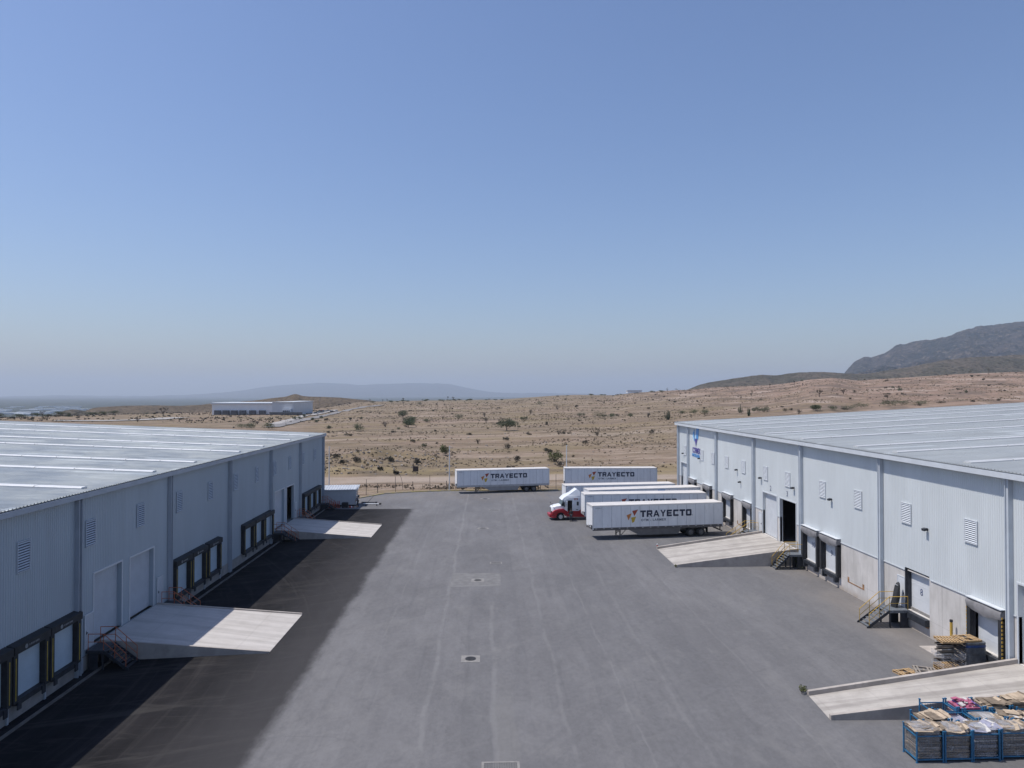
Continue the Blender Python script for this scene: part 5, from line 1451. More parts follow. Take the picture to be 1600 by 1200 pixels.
def cardboard_load(lab, x, y, h, seed, mats, film=True, heap=.14, name='cardboard_load', cat='cardboard'):
    rnd = random.Random(seed)
    t = empty(name, (x, y, .18), 0, lab, cat, 'bundles of waste cardboard in the cages')
    W_, D_ = 1.18, .96
    mb = MB(); z = 0.0
    while z < h:
        th = rnd.uniform(.015, .05)
        dx, dy = rnd.uniform(-.035, .035), rnd.uniform(-.035, .035)
        M = Matrix.Translation((.67+dx, .56+dy, z+th/2)) @ Matrix.Rotation(rnd.uniform(-.03, .03), 4, 'Z') @ Matrix.Rotation(rnd.uniform(-.012, .012), 4, 'X')
        mb.tbox(M, W_*rnd.uniform(.9, 1.0), D_*rnd.uniform(.88, 1.0), th*.82, rnd.choice([0, 0, 0, 1, 1, 2]))
        z += th
    mb.build('stacked_sheets', mats, t)
    top = MB()
    for k in range(26 if mats[0] is M_pink else 0):
        M = (Matrix.Translation((.67+rnd.uniform(-.42, .42), .56+rnd.uniform(-.34, .34), h+rnd.uniform(.02, .22))) @ Matrix.Rotation(rnd.uniform(-1.5, 1.5), 4, 'Z')
             @ Matrix.Rotation(rnd.uniform(-.5, .5), 4, 'X'))
        top.tbox(M, rnd.uniform(.18, .4), rnd.uniform(.14, .26), rnd.uniform(.03, .09), rnd.choice([0, 0, 1, 2, 2]))
    for k in range(0 if mats[0] is M_pink else 9):
        w_, d_ = rnd.uniform(.5, 1.05), rnd.uniform(.4, .9)
        M = (Matrix.Translation((.67+rnd.uniform(-.28, .28), .56+rnd.uniform(-.2, .2), h+heap*rnd.uniform(.2, 1.2)+.01)) @ Matrix.Rotation(rnd.gauss(0, .25), 4, 'Z')
             @ Matrix.Rotation(rnd.uniform(-.07, .07), 4, 'X') @ Matrix.Rotation(rnd.uniform(-.07, .07), 4, 'Y'))
        top.tbox(M, w_, d_, .012, rnd.choice([0, 0, 1, 2]))
        # a folded flap
        M2 = M @ Matrix.Translation((w_/2+.08, 0, .04)) @ Matrix.Rotation(-.35, 4, 'Y')
        top.tbox(M2, .18, d_*.9, .01, rnd.choice([0, 2]))
    top.build('loose_sheets', mats, t)
    if film:
        n = 22; fm = MB(); vs = []; fs = []
        for j in range(7):
            zz = .02+(h+.05)*j/6
            for i in range(n):
                a = 2*PI*i/n
                cx_, sy_ = math.cos(a), math.sin(a)
                ex = .62*math.copysign(abs(cx_)**.35, cx_); ey = .51*math.copysign(abs(sy_)**.35, sy_)
                k = 1+rnd.uniform(-.015, .015)
                vs.append((.67+ex*k, .56+ey*k, zz))
        for j in range(6):
            for i in range(n): fs.append((j*n+i, j*n+(i+1) % n, (j+1)*n+(i+1) % n, (j+1)*n+i))
        vs.append((.67, .56, h+.12)); fs += [(6*n+i, 6*n+(i+1) % n, 7*n) for i in range(n)]
        fm.add(vs, fs).build('plastic_wrap', M_film, t, smooth=False)
    return t
C3 = [M_card2, M_card, M_card]; CP = [M_pink, M_purple, M_cardw]; CL = [M_lilac, M_card2, M_cardw]; CW = [M_card2, M_cardw, M_card]
cages = [  # x, y, cage label, load (height, mats, film, label) or None
 (20.32, 33.2, 'blue cage at the front left corner of the group', (1.22, C3, True, 'wrapped flattened cardboard in the front left cage')),
 (21.72, 33.22, 'blue cage second from the left in the front row', (1.16, C3, True, 'brown cardboard stack in the second cage of the front row')),
 (23.12, 33.28, 'blue cage third from the left in the front row', (1.15, CL, True, 'lilac wrapped bundle in the third cage of the front row')),
 (24.58, 33.36, 'blue cage fourth from the left in the front row', (1.15, CW, True, 'heap of white paper and card in the fourth cage of the front row')),
 (26.0, 33.42, 'blue cage cut by the right edge of the picture in the front row', (1.0, CL, True, 'pale wrapped bundle in the cage at the right edge of the picture')),
 (21.45, 34.48, 'blue cage first from the left in the middle row', (1.08, C3, False, 'tan cardboard heap in the first cage of the middle row')),
 (22.9, 34.52, 'blue cage second from the left in the middle row', (.75, CL, True, 'low lilac wrapped bundle in the second cage of the middle row')),
 (24.35, 34.56, 'blue cage third from the left in the middle row', (1.0, CW, True, 'white wrapped card in the third cage of the middle row')),
 (25.8, 34.6, 'blue cage fourth from the left in the middle row', (1.05, CW, False, 'white card heap in the fourth cage of the middle row')),
 (22.7, 35.75, 'empty blue cage at the left end of the back row', None),
 (24.12, 35.78, 'blue cage holding pink and purple boxes in the back row', (1.12, CP, False, 'pink and purple printed boxes heaped in a back row cage')),
 (25.55, 35.82, 'blue cage right of the pink boxes in the back row', (1.15, C3, False, 'tan cardboard sheets right of the pink boxes')),
 (27.0, 35.86, 'blue cage at the right end of the back row', (1.3, C3, False, 'highest tan cardboard heap at the right end of the back row')),
]
for i, (x, y, lab, load) in enumerate(cages):
    make_cage(lab, x, y)
    if load: cardboard_load(load[3], x, y, load[0]+.06, 11+i*7, load[1], load[2], heap=.11 if not load[2] else .05)

# ------------------------------------------------------------------ pallets
M_wood = mat_plain('pallet_wood', (0.40, 0.27, 0.14), .85, var=.25, scale=5, dirt=(.2, .14, .09), dirt_amt=.3, stretch=(.4, 4, 4))
M_woodg = mat_plain('weathered_wood', (0.25, 0.22, 0.19), .9, var=.3, scale=5, stretch=(.4, 4, 4))
M_wrap = mat_plain('grey_wrap', (0.10, 0.11, 0.125), .3, var=.4, scale=2.5, dirt=(.3, .3, .32), dirt_amt=.25, bump=.5)
M_bluewrap = mat_plain('blue_wrap', (0.02, 0.06, 0.20), .35, var=.3, scale=3)
def make_pallet(lab, loc, rz, mat, group, tilt=0.0, broken=False):
    t = empty('pallet', loc, rz, lab, 'pallet', group)
    t.rotation_euler = (tilt, tilt*.4, rz)
    L_, W_ = 1.25, 1.05
    for i, y in enumerate((0, W_/2-.04, W_-.08)):
        MB().box(0, L_, y, y+.08, .022, .115).build('stringer', mat, t)
    n = 7
    for i in range(n):
        x = (L_-.11)*i/(n-1)
        if broken and i in (2, 3): continue
        MB().box(x, x+.1, 0, W_, .1151, .137).build('top_board', mat, t)
    for i in range(3):
        x = (L_-.11)*i/2
        MB().box(x, x+.1, 0, W_, 0, .0219).build('bottom_board', mat, t)
    return t
gp = 'wooden pallets stacked beside the near right ramp'
p0 = make_pallet('lowest pallet of the stack, resting on the ground', (28.5, 43.6, .02), R(3), M_wood, gp)
tmp = make_pallet('x', (0, 0, -5), 0, M_woodg, gp)
greyp = {}
for ch in list(tmp.children):
    greyp[ch.name.split('.')[0]] = ch.data
for ch in list(tmp.children): bpy.data.objects.remove(ch)
bpy.data.objects.remove(tmp)
rnd = random.Random(4)
for k in range(1, 13):
    lab_ = 'pallet within the leaning stack, between its lowest and its top pallets'
    c = copy_thing(p0, (28.5+rnd.uniform(-.07, .07)+(.22 if k > 4 else 0), 43.6+rnd.uniform(-.05, .05)+(.1 if k > 4 else 0), .02+k*.139), R(3+rnd.uniform(-5, 5)), lab_, 'pallets between the lowest and the top ones in the stack')
    if k not in (1, 2):
        for ch in c.children: ch.data = greyp[ch.name.split('.')[0]]
for (lab, x, y, z, a, m_) in (('sandy wooden pallet on top of the stack, nearest its left end', 28.5, 43.75, 1.86, -4, M_wood), ('broken pallet lying on top of the dark wrapped bundle', 29.85, 43.7, 1.92, 6, M_wood)):
    make_pallet(lab, (x, y, z), R(a), m_, gp, tilt=R(1.5), broken='broken' in lab)
rnd = random.Random(8)
def wrapped(lab, x, y, z0, w_, d_, layers, mats):
    t = empty('wrapped_bundle', (x, y, z0), R(2), lab, 'bundle')
    z = 0
    for (h, mi) in layers:
        n = 20; vs = []; fs = []
        for j in range(3):
            for i in range(n):
                a = 2*PI*i/n; c_, s_ = math.cos(a), math.sin(a)
                k = 1+rnd.uniform(-.02, .02)-(.02 if j != 1 else 0)
                vs.append((w_/2*math.copysign(abs(c_)**.3, c_)*k, d_/2*math.copysign(abs(s_)**.3, s_)*k, z+h*j/2))
        for j in range(2):
            for i in range(n): fs.append((j*n+i, j*n+(i+1) % n, (j+1)*n+(i+1) % n, (j+1)*n+i))
        fs.append(tuple(range(2*n, 3*n)))
        MB().add(vs, fs).build('layer', mats[mi], t)
        z += h+.004
    return t
wrapped('dark plastic wrapped bundle with a blue layer, right of the pallet stack', 30.65, 44.35, .02, 1.4, 1.3, [(.55, 0), (.5, 0), (.5, 0), (.16, 1), (.16, 0)], [M_wrap, M_bluewrap])
wrapped('grey wrapped bundle of slats standing behind the pallet stack', 30.6, 45.75, .02, 1.2, 1.1, [(.5, 0), (.5, 0), (.45, 0)], [M_wrap, M_bluewrap])
# wrap round the lower pallets
t = empty('plastic_sheet', (28.45, 43.55, .02), R(2), 'torn clear plastic film wrapped round the lower pallets of the stack', 'plastic film')
mb = MB(); 
for (z0, z1) in ((.34, .72), (.86, 1.28)):
    mb.add([(-.03, -.04, z0), (1.4, -.05, z0+.03), (1.42, -.05, z1), (-.03, -.05, z1-.03), (-.05, 1.15, z0), (-.05, 1.15, z1), (1.44, 1.15, z0), (1.44, 1.15, z1)], [(0, 1, 2, 3), (4, 0, 3, 5), (1, 6, 7, 2)])
mb.build('film', M_film, t)
make_pallet('broken pallet lying on the ground left of the pallet stack', (25.7, 43.1, .02), R(12), M_wood, gp, broken=True)
make_pallet('tilted pallet lying across another on the ground by the ramp wall', (26.5, 43.25, .17), R(-18), M_woodg, gp, tilt=R(5), broken=True)
for k, (x, y, a, l) in enumerate(((24.9, 42.7, 20, 1.3), (25.3, 42.55, -8, 1.1), (27.6, 42.9, 35, 1.0), (28.0, 42.75, 5, .9), (25.1, 42.95, -30, .8), (23.4, 42.2, 8, 1.0), (22.9, 42.1, 30, .7))):
    b = MB().box(-l/2, l/2, -.05, .05, 0, .022).build('loose_board', M_wood, None, loc=(x, y, .021+k*.001), rot=(0, 0, R(a)))
    tag(b, 'loose board dropped on the asphalt beside the near right ramp', 'board', 'loose boards beside the near right ramp')

# ------------------------------------------------------------------ white cabin and the things round it
M_cab = mat_plain('cabin_cladding', (0.50, 0.52, 0.54), .5, var=.05, scale=1)
M_cabroof = mat_plain('cabin_roof', (0.62, 0.63, 0.64), .35, .3, var=.08, scale=1)
t = empty('site_cabin', (-20.5, 111.7, .02), R(5), 'low white portable cabin with a ribbed roof beyond the left warehouse corner', 'cabin')
mb = MB(); L_ = 11.0
x = -L_
mb.box(-L_, 0, 0, .05, .28, 2.62).box(-L_, 0, 3.25, 3.3, .28, 2.85).box(-L_, -L_+.05, .051, 3.249, .28, 2.7)
mb.add([(0, 0.051, .28), (0, 3.249, .28), (0, 3.249, 2.85), (0, 0.051, 2.62)], [(0, 1, 2, 3)])
for k in range(44):
    xx = -L_+.15+k*.25
    mb.box(xx, xx+.07, -.018, -.001, .28, 2.6)
mb.build('wall', M_cab, t)
mb = MB(); vs = []; fs = []
ys = []
for k in range(28):
    xx = -L_-.15+k*.41
    vs += [(xx, -.15, 2.63), (xx, 3.45, 2.93), (xx+.3, -.15, 2.63), (xx+.3, 3.45, 2.93), (xx+.33, -.15, 2.70), (xx+.33, 3.45, 3.0), (xx+.38, -.15, 2.70), (xx+.38, 3.45, 3.0), (xx+.41, -.15, 2.63), (xx+.41, 3.45, 2.93)]
    b = k*10; fs += [(b, b+2, b+3, b+1), (b+2, b+4, b+5, b+3), (b+4, b+6, b+7, b+5), (b+6, b+8, b+9, b+7)]
mb.add(vs, fs).build('roof', M_cabroof, t)
MB().box(-L_-.1, .1, -.16, -.12, 2.5, 2.66).box(.08, .14, -.15, 3.45, 2.5, 2.9).build('fascia', M_trim, t)
MB().box(.001, .04, 1.3, 2.0, 1.55, 2.25).build('window', M_glass, t)
MB().box(.041, .35, 1.35, 1.95, 1.2, 1.5).build('air_conditioner', M_steel_dark, t)
for x in (-10, -7, -4, -1): MB().box(x, x+.3, .3, 3.0, 0, .279).build('skid', M_steel_dark, t)
M_redpl = mat_plain('red_plastic', (0.42, 0.05, 0.025), .5, var=.15)
t = empty('barrier_stack', (-24.3, 110.3, .02), 0, 'stack of red upright barrier posts against the white cabin', 'barrier')
rnd = random.Random(3)
for k in range(7):
    x = k*.24+rnd.uniform(-.05, .05)
    MB().tube((x, 0, 0), (x+.02, .04, 1.15+rnd.uniform(-.25, .1)), .05, .04, n=8).tube((x, 0, 0), (x, 0, .05), .14, n=8).build('post', M_redpl, t)
MB().box(-.05, 1.5, .06, .1, .5, .6).build('rail', M_redpl, t)
t = empty('equipment_box', (-22.45, 110.2, .02), 0, 'black equipment box on small wheels right of the red barrier posts', 'box')
MB().box(0, .95, 0, .6, .14, .75).build('case', M_black, t, bevel=.03)
MB().box(.05, .9, .05, .55, .751, .82).build('lid', M_steel_dark, t)
for x in (.15, .8):
    for y in (.02, .52): MB().ring_y(x, .08, [(y, .08), (y+.06, .08)], n=10).build('wheel', M_black, t)
t = empty('traffic_cone', (-21.2, 110.15, .02), R(20), 'red and white traffic cone lying on its side before the white cabin', 'cone')
mb = MB()
for k, (a, b, ra, rb, mi) in enumerate(((0, .2, .17, .12, 0), (.2, .38, .12, .085, 1), (.38, .62, .085, .03, 0))):
    MB().tube((a, 0, .16-.08*a), (b, 0, .16-.08*b), ra, rb, n=12).build('cone_body', M_redpl if mi == 0 else M_white, t)
MB().box(-.03, 0, -.2, .2, 0, .36).build('base', M_redpl, t)
t = empty('boom_barrier', (-19.4, 112.1, .02), R(2), 'white pole with a dark end lying low on stands right of the white cabin', 'pole')
MB().tube((0, 0, .35), (2.4, -.1, .32), .07, n=10).build('pole', M_white, t)
MB().tube((2.4, -.1, .32), (2.75, -.11, .32), .14, n=10).build('end_weight', M_black, t)
for x in (.3, 2.0): MB().box(x, x+.1, -.2, .15, 0, .27).build('stand', M_steel_dark, t)
t = empty('trailer_frame', (-20.0, 113.2, .02), R(4), 'low dark metal frame on the ground at the end of the white cabin', 'metal frame')
MB().bar((0, 0, .3), (2.3, .35, .3), .1).bar((0, .9, .3), (2.3, .35, .3), .1).bar((.5, 0, .3), (.5, .9, .3), .08).box(2.2, 2.5, .2, .5, .2, .4).build('frame', M_steel_dark, t)
MB().tube((1.9, .35, .02), (1.9, .35, .3), .04, n=8).build('jockey_leg', M_steel_dark, t)
MB().bar((1.0, .2, .35), (1.9, .4, 1.3), .05).build('lever', M_steel_dark, t)
# red wheel stop on the end of the right ramp wall
t = empty('marker_post', (19.2, 80.0, .02), 0, 'short red and white marker at the low end of the right warehouse ramp wall', 'marker')
MB().tube((0, 0, 0), (0, 0, .42), .07, n=10).build('post', M_redpl, t); MB().tube((0, 0, .42), (0, 0, .55), .07, n=10).build('cap', M_white, t)
# pale bundle inside the open doorway
t = empty('wrapped_load', (33.6, 75.1, 1.5), 0, 'pale blue grey bundle standing inside the dark open doorway on the right', 'bundle')
M_pale = mat_plain('pale_blue_wrap', (0.42, 0.48, 0.62), .6, var=.15, scale=3)
MB().tube((0, 0, 0), (0, 0, .85), .38, .34, n=14).tube((0, 0, .85), (0, 0, 1.15), .34, .18, n=14).build('wrapped_body', M_pale, t, smooth=True)

# ------------------------------------------------------------------ white poles, fence, board
M_pole = mat_plain('white_pole_paint', (0.62, 0.63, 0.64), .5, var=.04)
for (x, y, lab) in ((-6.95, 129.6, 'tall white pole by the kerb, left of the lone far trailer'), (14.6, 131.2, 'tall white pole rising behind the farthest trailer'), (-28.65, 129.6, 'tall white pole just right of the left warehouse corner')):
    t = empty('lamp_pole', (x, y, 0), 0, lab, 'pole', 'tall white poles along the far kerb')
    MB().tube((0, 0, .12), (0, 0, 8.0), .11, .075, n=10).build('shaft', M_pole, t)
    MB().box(-.2, .2, -.2, .2, 0, .12).build('base_plate', M_conc, t)
    MB().box(-.03, .22, -.04, .04, 8.0, 8.08).build('head', M_pole, t)
M_post = mat_plain('dark_fence_post', (0.045, 0.04, 0.04), .8, var=.2)
M_wire = mat_plain('fence_wire', (0.12, 0.115, 0.11), .6, .3, var=.2)
t = empty('wire_fence', (-22.6, 121.5, 0), 0, 'dark post and wire fence running behind the far kerb', 'fence')
line = [(-22.6, 121.5), (-19.5, 126.9), (-13.5, 129.4), (-7.5, 130.3), (12.6, 130.7), (45, 131.2)]
pts = []
for a, b in zip(line[:-1], line[1:]):
    A, B = Vector((*a, 0)), Vector((*b, 0)); L_ = (B-A).length; n = max(1, round(L_/2.9))
    for i in range(n): pts.append(A.lerp(B, i/n))
pts.append(Vector((*line[-1], 0)))
o_ = Vector((-22.6, 121.5, 0))
rnd = random.Random(12)
for i, p in enumerate(pts):
    h = 2.75 if i % 2 else 1.7
    MB().tube(p-o_, p-o_+Vector((rnd.uniform(-.06, .06), 0, h)), .04 if i % 2 else .06, n=6).build('post', M_post, t)
wb = MB()
for i in range(len(pts)-1):
    a, b = pts[i]-o_, pts[i+1]-o_
    for z in (.25, .7, 1.15, 1.6): wb.tube(a+Vector((0, 0, z)), b+Vector((0, 0, z)), .012, n=3, caps=False)
wb.build('wire', M_wire, t)
t = empty('bent_pole', (-15.5, 130.6, 0), 0, 'thin dark bent pole leaning over the wire fence', 'pole')
MB().path([(0, 0, 0), (-.05, 0, 1.2), (-.35, .0, 2.4), (-.9, 0, 3.3), (-1.5, 0, 3.9)], .035).build('rod', M_post, t)
M_board = mat_plain('dark_brown_board', (0.06, 0.045, 0.042), .8, var=.2)
z0 = Tz(-15, 153.7)
t = empty('notice_board', (-15.5, 153.7, z0), 0, 'small dark square board on two legs beside the dirt road', 'sign')
MB().box(-.6, .6, 0, .05, .55, 1.65).build('board', M_board, t)
for x in (-.45, .4): MB().box(x, x+.06, .06, .11, 0, 1.5).build('leg', M_post, t)

# ------------------------------------------------------------------ things beyond the field
M_road = mat_plain('far_road_grey', (0.20, 0.19, 0.185), .9, var=.12, scale=.05)
M_pad = mat_plain('pale_paving', (0.33, 0.31, 0.29), .9, var=.12, scale=.05)
def draped(name, line, wd, mat, lift=.35):
    pts = [];
    for a, b in zip(line[:-1], line[1:]):
        n = max(1, int(math.hypot(b[0]-a[0], b[1]-a[1])/6))
        for i in range(n): pts.append((a[0]+(b[0]-a[0])*i/n, a[1]+(b[1]-a[1])*i/n))
    pts.append(line[-1])
    vs = []; fs = []; K = 4
    for i, p in enumerate(pts):
        q = pts[min(i+1, len(pts)-1)]; r_ = pts[max(i-1, 0)]
        d = Vector((q[0]-r_[0], q[1]-r_[1])).normalized(); nn = Vector((-d.y, d.x))
        for k in range(K+1):
            s = (k/K-.5)*wd; x, y = p[0]+nn.x*s, p[1]+nn.y*s
            vs.append((x, y, Tz(x, y)+lift))
        if i:
            b = i*(K+1)
            for k in range(K): fs.append((b-K-1+k, b+k, b+k+1, b-K+k))
    me = MB().add(vs, fs); o = me.build(name, mat, None, recalc=True); tag(o, kind='structure'); return o
ROAD_A = [(-104.8, 349.3), (-108.5, 396.3), (-113.9, 452.5), (-112.5, 490.1), (-118.4, 558.9), (-121.6, 626.4), (-118.1, 670.2), (-114.8, 790.9)]
ROAD_B = [(-111.4, 371.1), (-116.1, 410.8), (-123.7, 474.8), (-130.7, 567.4), (-135.2, 634.7)]
PAD_A = [(-244, 409), (-223, 414), (-210, 427), (-201.2, 440), (-196.8, 465.1)]
CARS = [(-137, 560, 'white'), (-134.5, 569, 'silver'), (-137.5, 577, 'dark red'), (-134, 586, 'black'), (-138, 594, 'blue'), (-135, 603, 'white'), (-138.5, 612, 'dark red'), (-135.5, 620, 'silver'), (-130, 548, 'white'), (-127.5, 590, 'black'), (-128, 605, 'silver')]
draped('road', ROAD_A, 7, M_road)
draped('road', ROAD_B, 5, M_pad)
draped('pavement', PAD_A, 14, M_pad)
# far warehouse
M_fw = mat_plain('far_white_wall', (0.74, 0.75, 0.76), .6, var=.04, scale=.2)
M_fg = mat_plain('far_grey_wall', (0.55, 0.57, 0.59), .6, var=.04, scale=.2)
M_fd = mat_plain('far_dark_wall', (0.10, 0.105, 0.115), .7, var=.1, scale=.3)
zb = 2.4
t = empty('far_warehouse', (-175, 520, zb), 0, 'low white and grey warehouse on the plain beyond the left roof', 'warehouse')
def blk(name, pts, z0, z1, mat):
    return MB().prism_z([(p[0]+175, p[1]-520) for p in pts], z0, z1).build(name, mat, t, recalc=True)
blk('wall', [(-204, 540), (-197.5, 516), (-154.1, 514), (-154.1, 570), (-204, 575)], -1.5, 7.9, M_fw)
blk('roof', [(-204.6, 540), (-198, 515.4), (-154.1, 513.4), (-154.1, 570), (-204.6, 576)], 7.9, 8.9, M_trim)
blk('wall', [(-154, 513.5), (-138.5, 512), (-143, 586), (-154, 588)], -1.5, 9.2, M_fg)
blk('roof', [(-154.0, 513), (-138, 511.4), (-142.5, 587), (-154.0, 589)], 9.2, 9.7, M_trim)
for x in (-195, -189, -183, -177, -170, -163):
    MB().box(x+175, x+175+4.2, -6.6+(x+197)*-.05, -3.0, 0.3, 3.6).build('door', M_fd, t)
blk('boundary_wall', [(-154.5, 508.5), (-131, 506.5), (-131, 507.3), (-154.5, 509.3)], -1.2, 2.4, M_fd)
blk('office', [(-146, 510), (-140, 509.5), (-140, 511.8), (-146, 512.4)], 1.4, 4.6, M_white)
for k in range(4): MB().box(-145.5+175+k*1.35, -144.6+175+k*1.35, -10.6, -10.0, 2.6, 3.6).build('window', M_fd, t)
blk('apron', [(-207, 505), (-150, 503), (-150, 513.4), (-197, 515.3), (-204, 535), (-210, 530)], -.9, .02, M_conc)
t = empty('far_shed', (197, 948, Tz(197, 948)), 0, 'tiny white shed on the skyline right of centre', 'shed')
MB().box(-9, 10, 0, 12, 0, 2.6).build('wall', M_fw, t); MB().box(-9.6, 10.6, -.6, 12.6, 2.601, 3.4).build('roof', M_trim, t)
# cars by the far warehouse
def make_car(lab, loc, rz, paint, group):
    t = empty('parked_car', loc, rz, lab, 'car', group)
    MB().prism_y(poly_ccw([(0, .35), (.05, .75), (1.0, .92), (3.9, .95), (4.35, .8), (4.4, .35)]), 0, 1.75).build('body', paint, t, bevel=.06)
    MB().prism_y(poly_ccw([(1.0, .93), (1.55, 1.42), (3.2, 1.44), (3.9, .96)]), .12, 1.63).build('cabin', M_glass, t)
    for x in (.85, 3.5):
        for y in (-.02, 1.57): MB().ring_y(x, .32, [(y, .32), (y+.2, .32)], n=12).build('wheel', M_tyre, t)
    return t
paints = [('white', (.6, .6, .6)), ('silver', (.35, .36, .38)), ('dark red', (.18, .03, .03)), ('black', (.03, .03, .035)), ('blue', (.04, .07, .18))]
prs = {n_: mat_plain('car_paint_'+n_.replace(' ', '_'), c_, .35, .2, var=.03) for n_, c_ in paints}
for k, (x, y, n_) in enumerate(CARS):
    make_car(n_+' car parked in the row right of the far warehouse', (x, y, Tz(x, y)+.05), R(20+k*25), prs[n_], n_+' cars parked right of the far warehouse')
# far town in the valley
rnd = random.Random(77)
b0 = None
for k in range(44):
    D = rnd.uniform(2700, 4600); px = rnd.uniform(-40, 135)
    az = math.atan((px-800)/1109)+PSI_; x = D*math.tan(az)
    s = (rnd.uniform(.5, 1.5), rnd.uniform(.7, 1.3), rnd.uniform(.35, .7))
    lab = 'tiny pale building of the hazy town on the valley floor at left'; g = 'buildings of the far town in the valley'
    if b0 is None:
        b0 = empty('town_building', (x, D, Tz(x, D)), 0, lab, 'building', g)
        MB().box(-28, 28, -15, 15, -2, 9).build('wall', M_fw, b0); MB().box(-29, 29, -16, 16, 9.01, 10.2).build('roof', M_white, b0)
        b0.scale = s
    else: copy_thing(b0, (x, D, Tz(x, D)), rnd.uniform(-.4, .4), lab, g, s)
# ------------------------------------------------------------------ plants
def leaf_mat(name, c1, c2, c3=None, scale=1.2):
    m, nt, bs = new_mat(name)
    w = NT(nt); P = w.coord()
    oi = w.n('ShaderNodeObjectInfo')
    n = w.noise(P, scale, 3, .6)
    c = w.mix(w.ramp(n, .35, .65), c1, c2)
    c = w.mix(w.math('MULTIPLY', oi.outputs['Random'], .5), c, c3 or c2)
    w.l(c, bs.inputs['Base Color']); bs.inputs['Roughness'].default_value = .8; bs.inputs['Specular IOR Level'].default_value = .15
    return m
M_leaf = leaf_mat('green_leaves', (0.065, 0.085, 0.045), (0.115, 0.135, 0.075), (0.10, 0.10, 0.065))
M_leafd = leaf_mat('dark_leaves', (0.04, 0.042, 0.03), (0.075, 0.07, 0.05), (0.09, 0.072, 0.058))
M_leafg = leaf_mat('grey_twigs', (0.11, 0.095, 0.078), (0.16, 0.14, 0.115), (0.09, 0.075, 0.062))
M_leafy = leaf_mat('olive_leaves', (0.09, 0.10, 0.04), (0.13, 0.14, 0.06), (0.10, 0.10, 0.05))
M_dry = leaf_mat('dry_tuft', (0.115, 0.092, 0.06), (0.19, 0.15, 0.10), (0.075, 0.062, 0.042), 3)
M_dry2 = leaf_mat('straw_tuft', (0.15, 0.12, 0.08), (0.24, 0.20, 0.14), (0.12, 0.1, 0.07), 3)
M_brush = leaf_mat('brown_brush', (0.075, 0.062, 0.045), (0.13, 0.105, 0.075), (0.09, 0.07, 0.05), 2)
M_bark = mat_plain('bark', (0.07, 0.052, 0.04), .9, var=.2, scale=5)
M_cact = leaf_mat('cactus_green', (0.05, 0.065, 0.04), (0.075, 0.09, 0.055))
def leaf_cloud(clumps, n, size, seed, flat=1.0):
    """n leaf faces scattered through ellipsoid clumps [(cx, cy, cz, rx, ry, rz)]"""
    rg = np.random.RandomState(seed)
    cl = np.array(clumps, float)
    wt = (cl[:, 3]*cl[:, 4]*cl[:, 5])**.67; wt /= wt.sum()
    k = rg.choice(len(cl), n, p=wt)
    d = rg.normal(size=(n, 3)); d /= np.linalg.norm(d, axis=1)[:, None]
    r = rg.uniform(.25, 1.0, n)**.45 * rg.uniform(.85, 1.12, n)
    c = cl[k, :3]+d*r[:, None]*cl[k, 3:]
    c[:, 2] = np.maximum(c[:, 2], .03)
    a = rg.normal(size=(n, 3)); a /= np.linalg.norm(a, axis=1)[:, None]
    b = np.cross(a, rg.normal(size=(n, 3))); b /= np.linalg.norm(b, axis=1)[:, None]
    s = size*rg.uniform(.55, 1.35, n)[:, None]
    p0 = c-a*s*.5; p1 = c+b*s*.33; p2 = c+a*s*.5; p3 = c-b*s*.33
    v = np.stack([p0, p1, p2, p3], 1).reshape(-1, 3)
    f = np.arange(4*n).reshape(-1, 4)
    mb = MB(); mb.v = [tuple(q) for q in v.tolist()]; mb.f = f.tolist(); mb.mi = [0]*n
    return mb
def clumps_for(rx, h, z0, seed, n=9, ry=None):
    rnd = random.Random(seed); out = []
    for i in range(n):
        a = rnd.uniform(0, 2*PI); q = rnd.uniform(.1, .8)
        cr = rnd.uniform(.32, .55)
        out.append((rx*q*math.cos(a), (ry or rx)*q*math.sin(a), z0+(h-z0)*rnd.uniform(.35, .72)*(1-.25*q), rx*cr, (ry or rx)*cr, (h-z0)*rnd.uniform(.22, .36)))
    return out
def trunk(mb, h, r, seed, n=5, spread=.5, z0=.45):
    rnd = random.Random(seed)
    fork = Vector((rnd.uniform(-.1, .1), rnd.uniform(-.1, .1), h*z0*.6))
    mb.tube((0, 0, -.3), fork, r, r*.75, n=7)
    for i in range(n):
        a = 2*PI*i/n+rnd.uniform(-.4, .4)
        m1 = fork+Vector((math.cos(a)*spread*.45, math.sin(a)*spread*.45, h*rnd.uniform(.2, .3)))
        m2 = m1+Vector((math.cos(a)*spread*.5, math.sin(a)*spread*.5, h*rnd.uniform(.12, .26)))
        mb.tube(fork, m1, r*.55, r*.35, n=5).tube(m1, m2, r*.35, r*.12, n=5)
    return mb
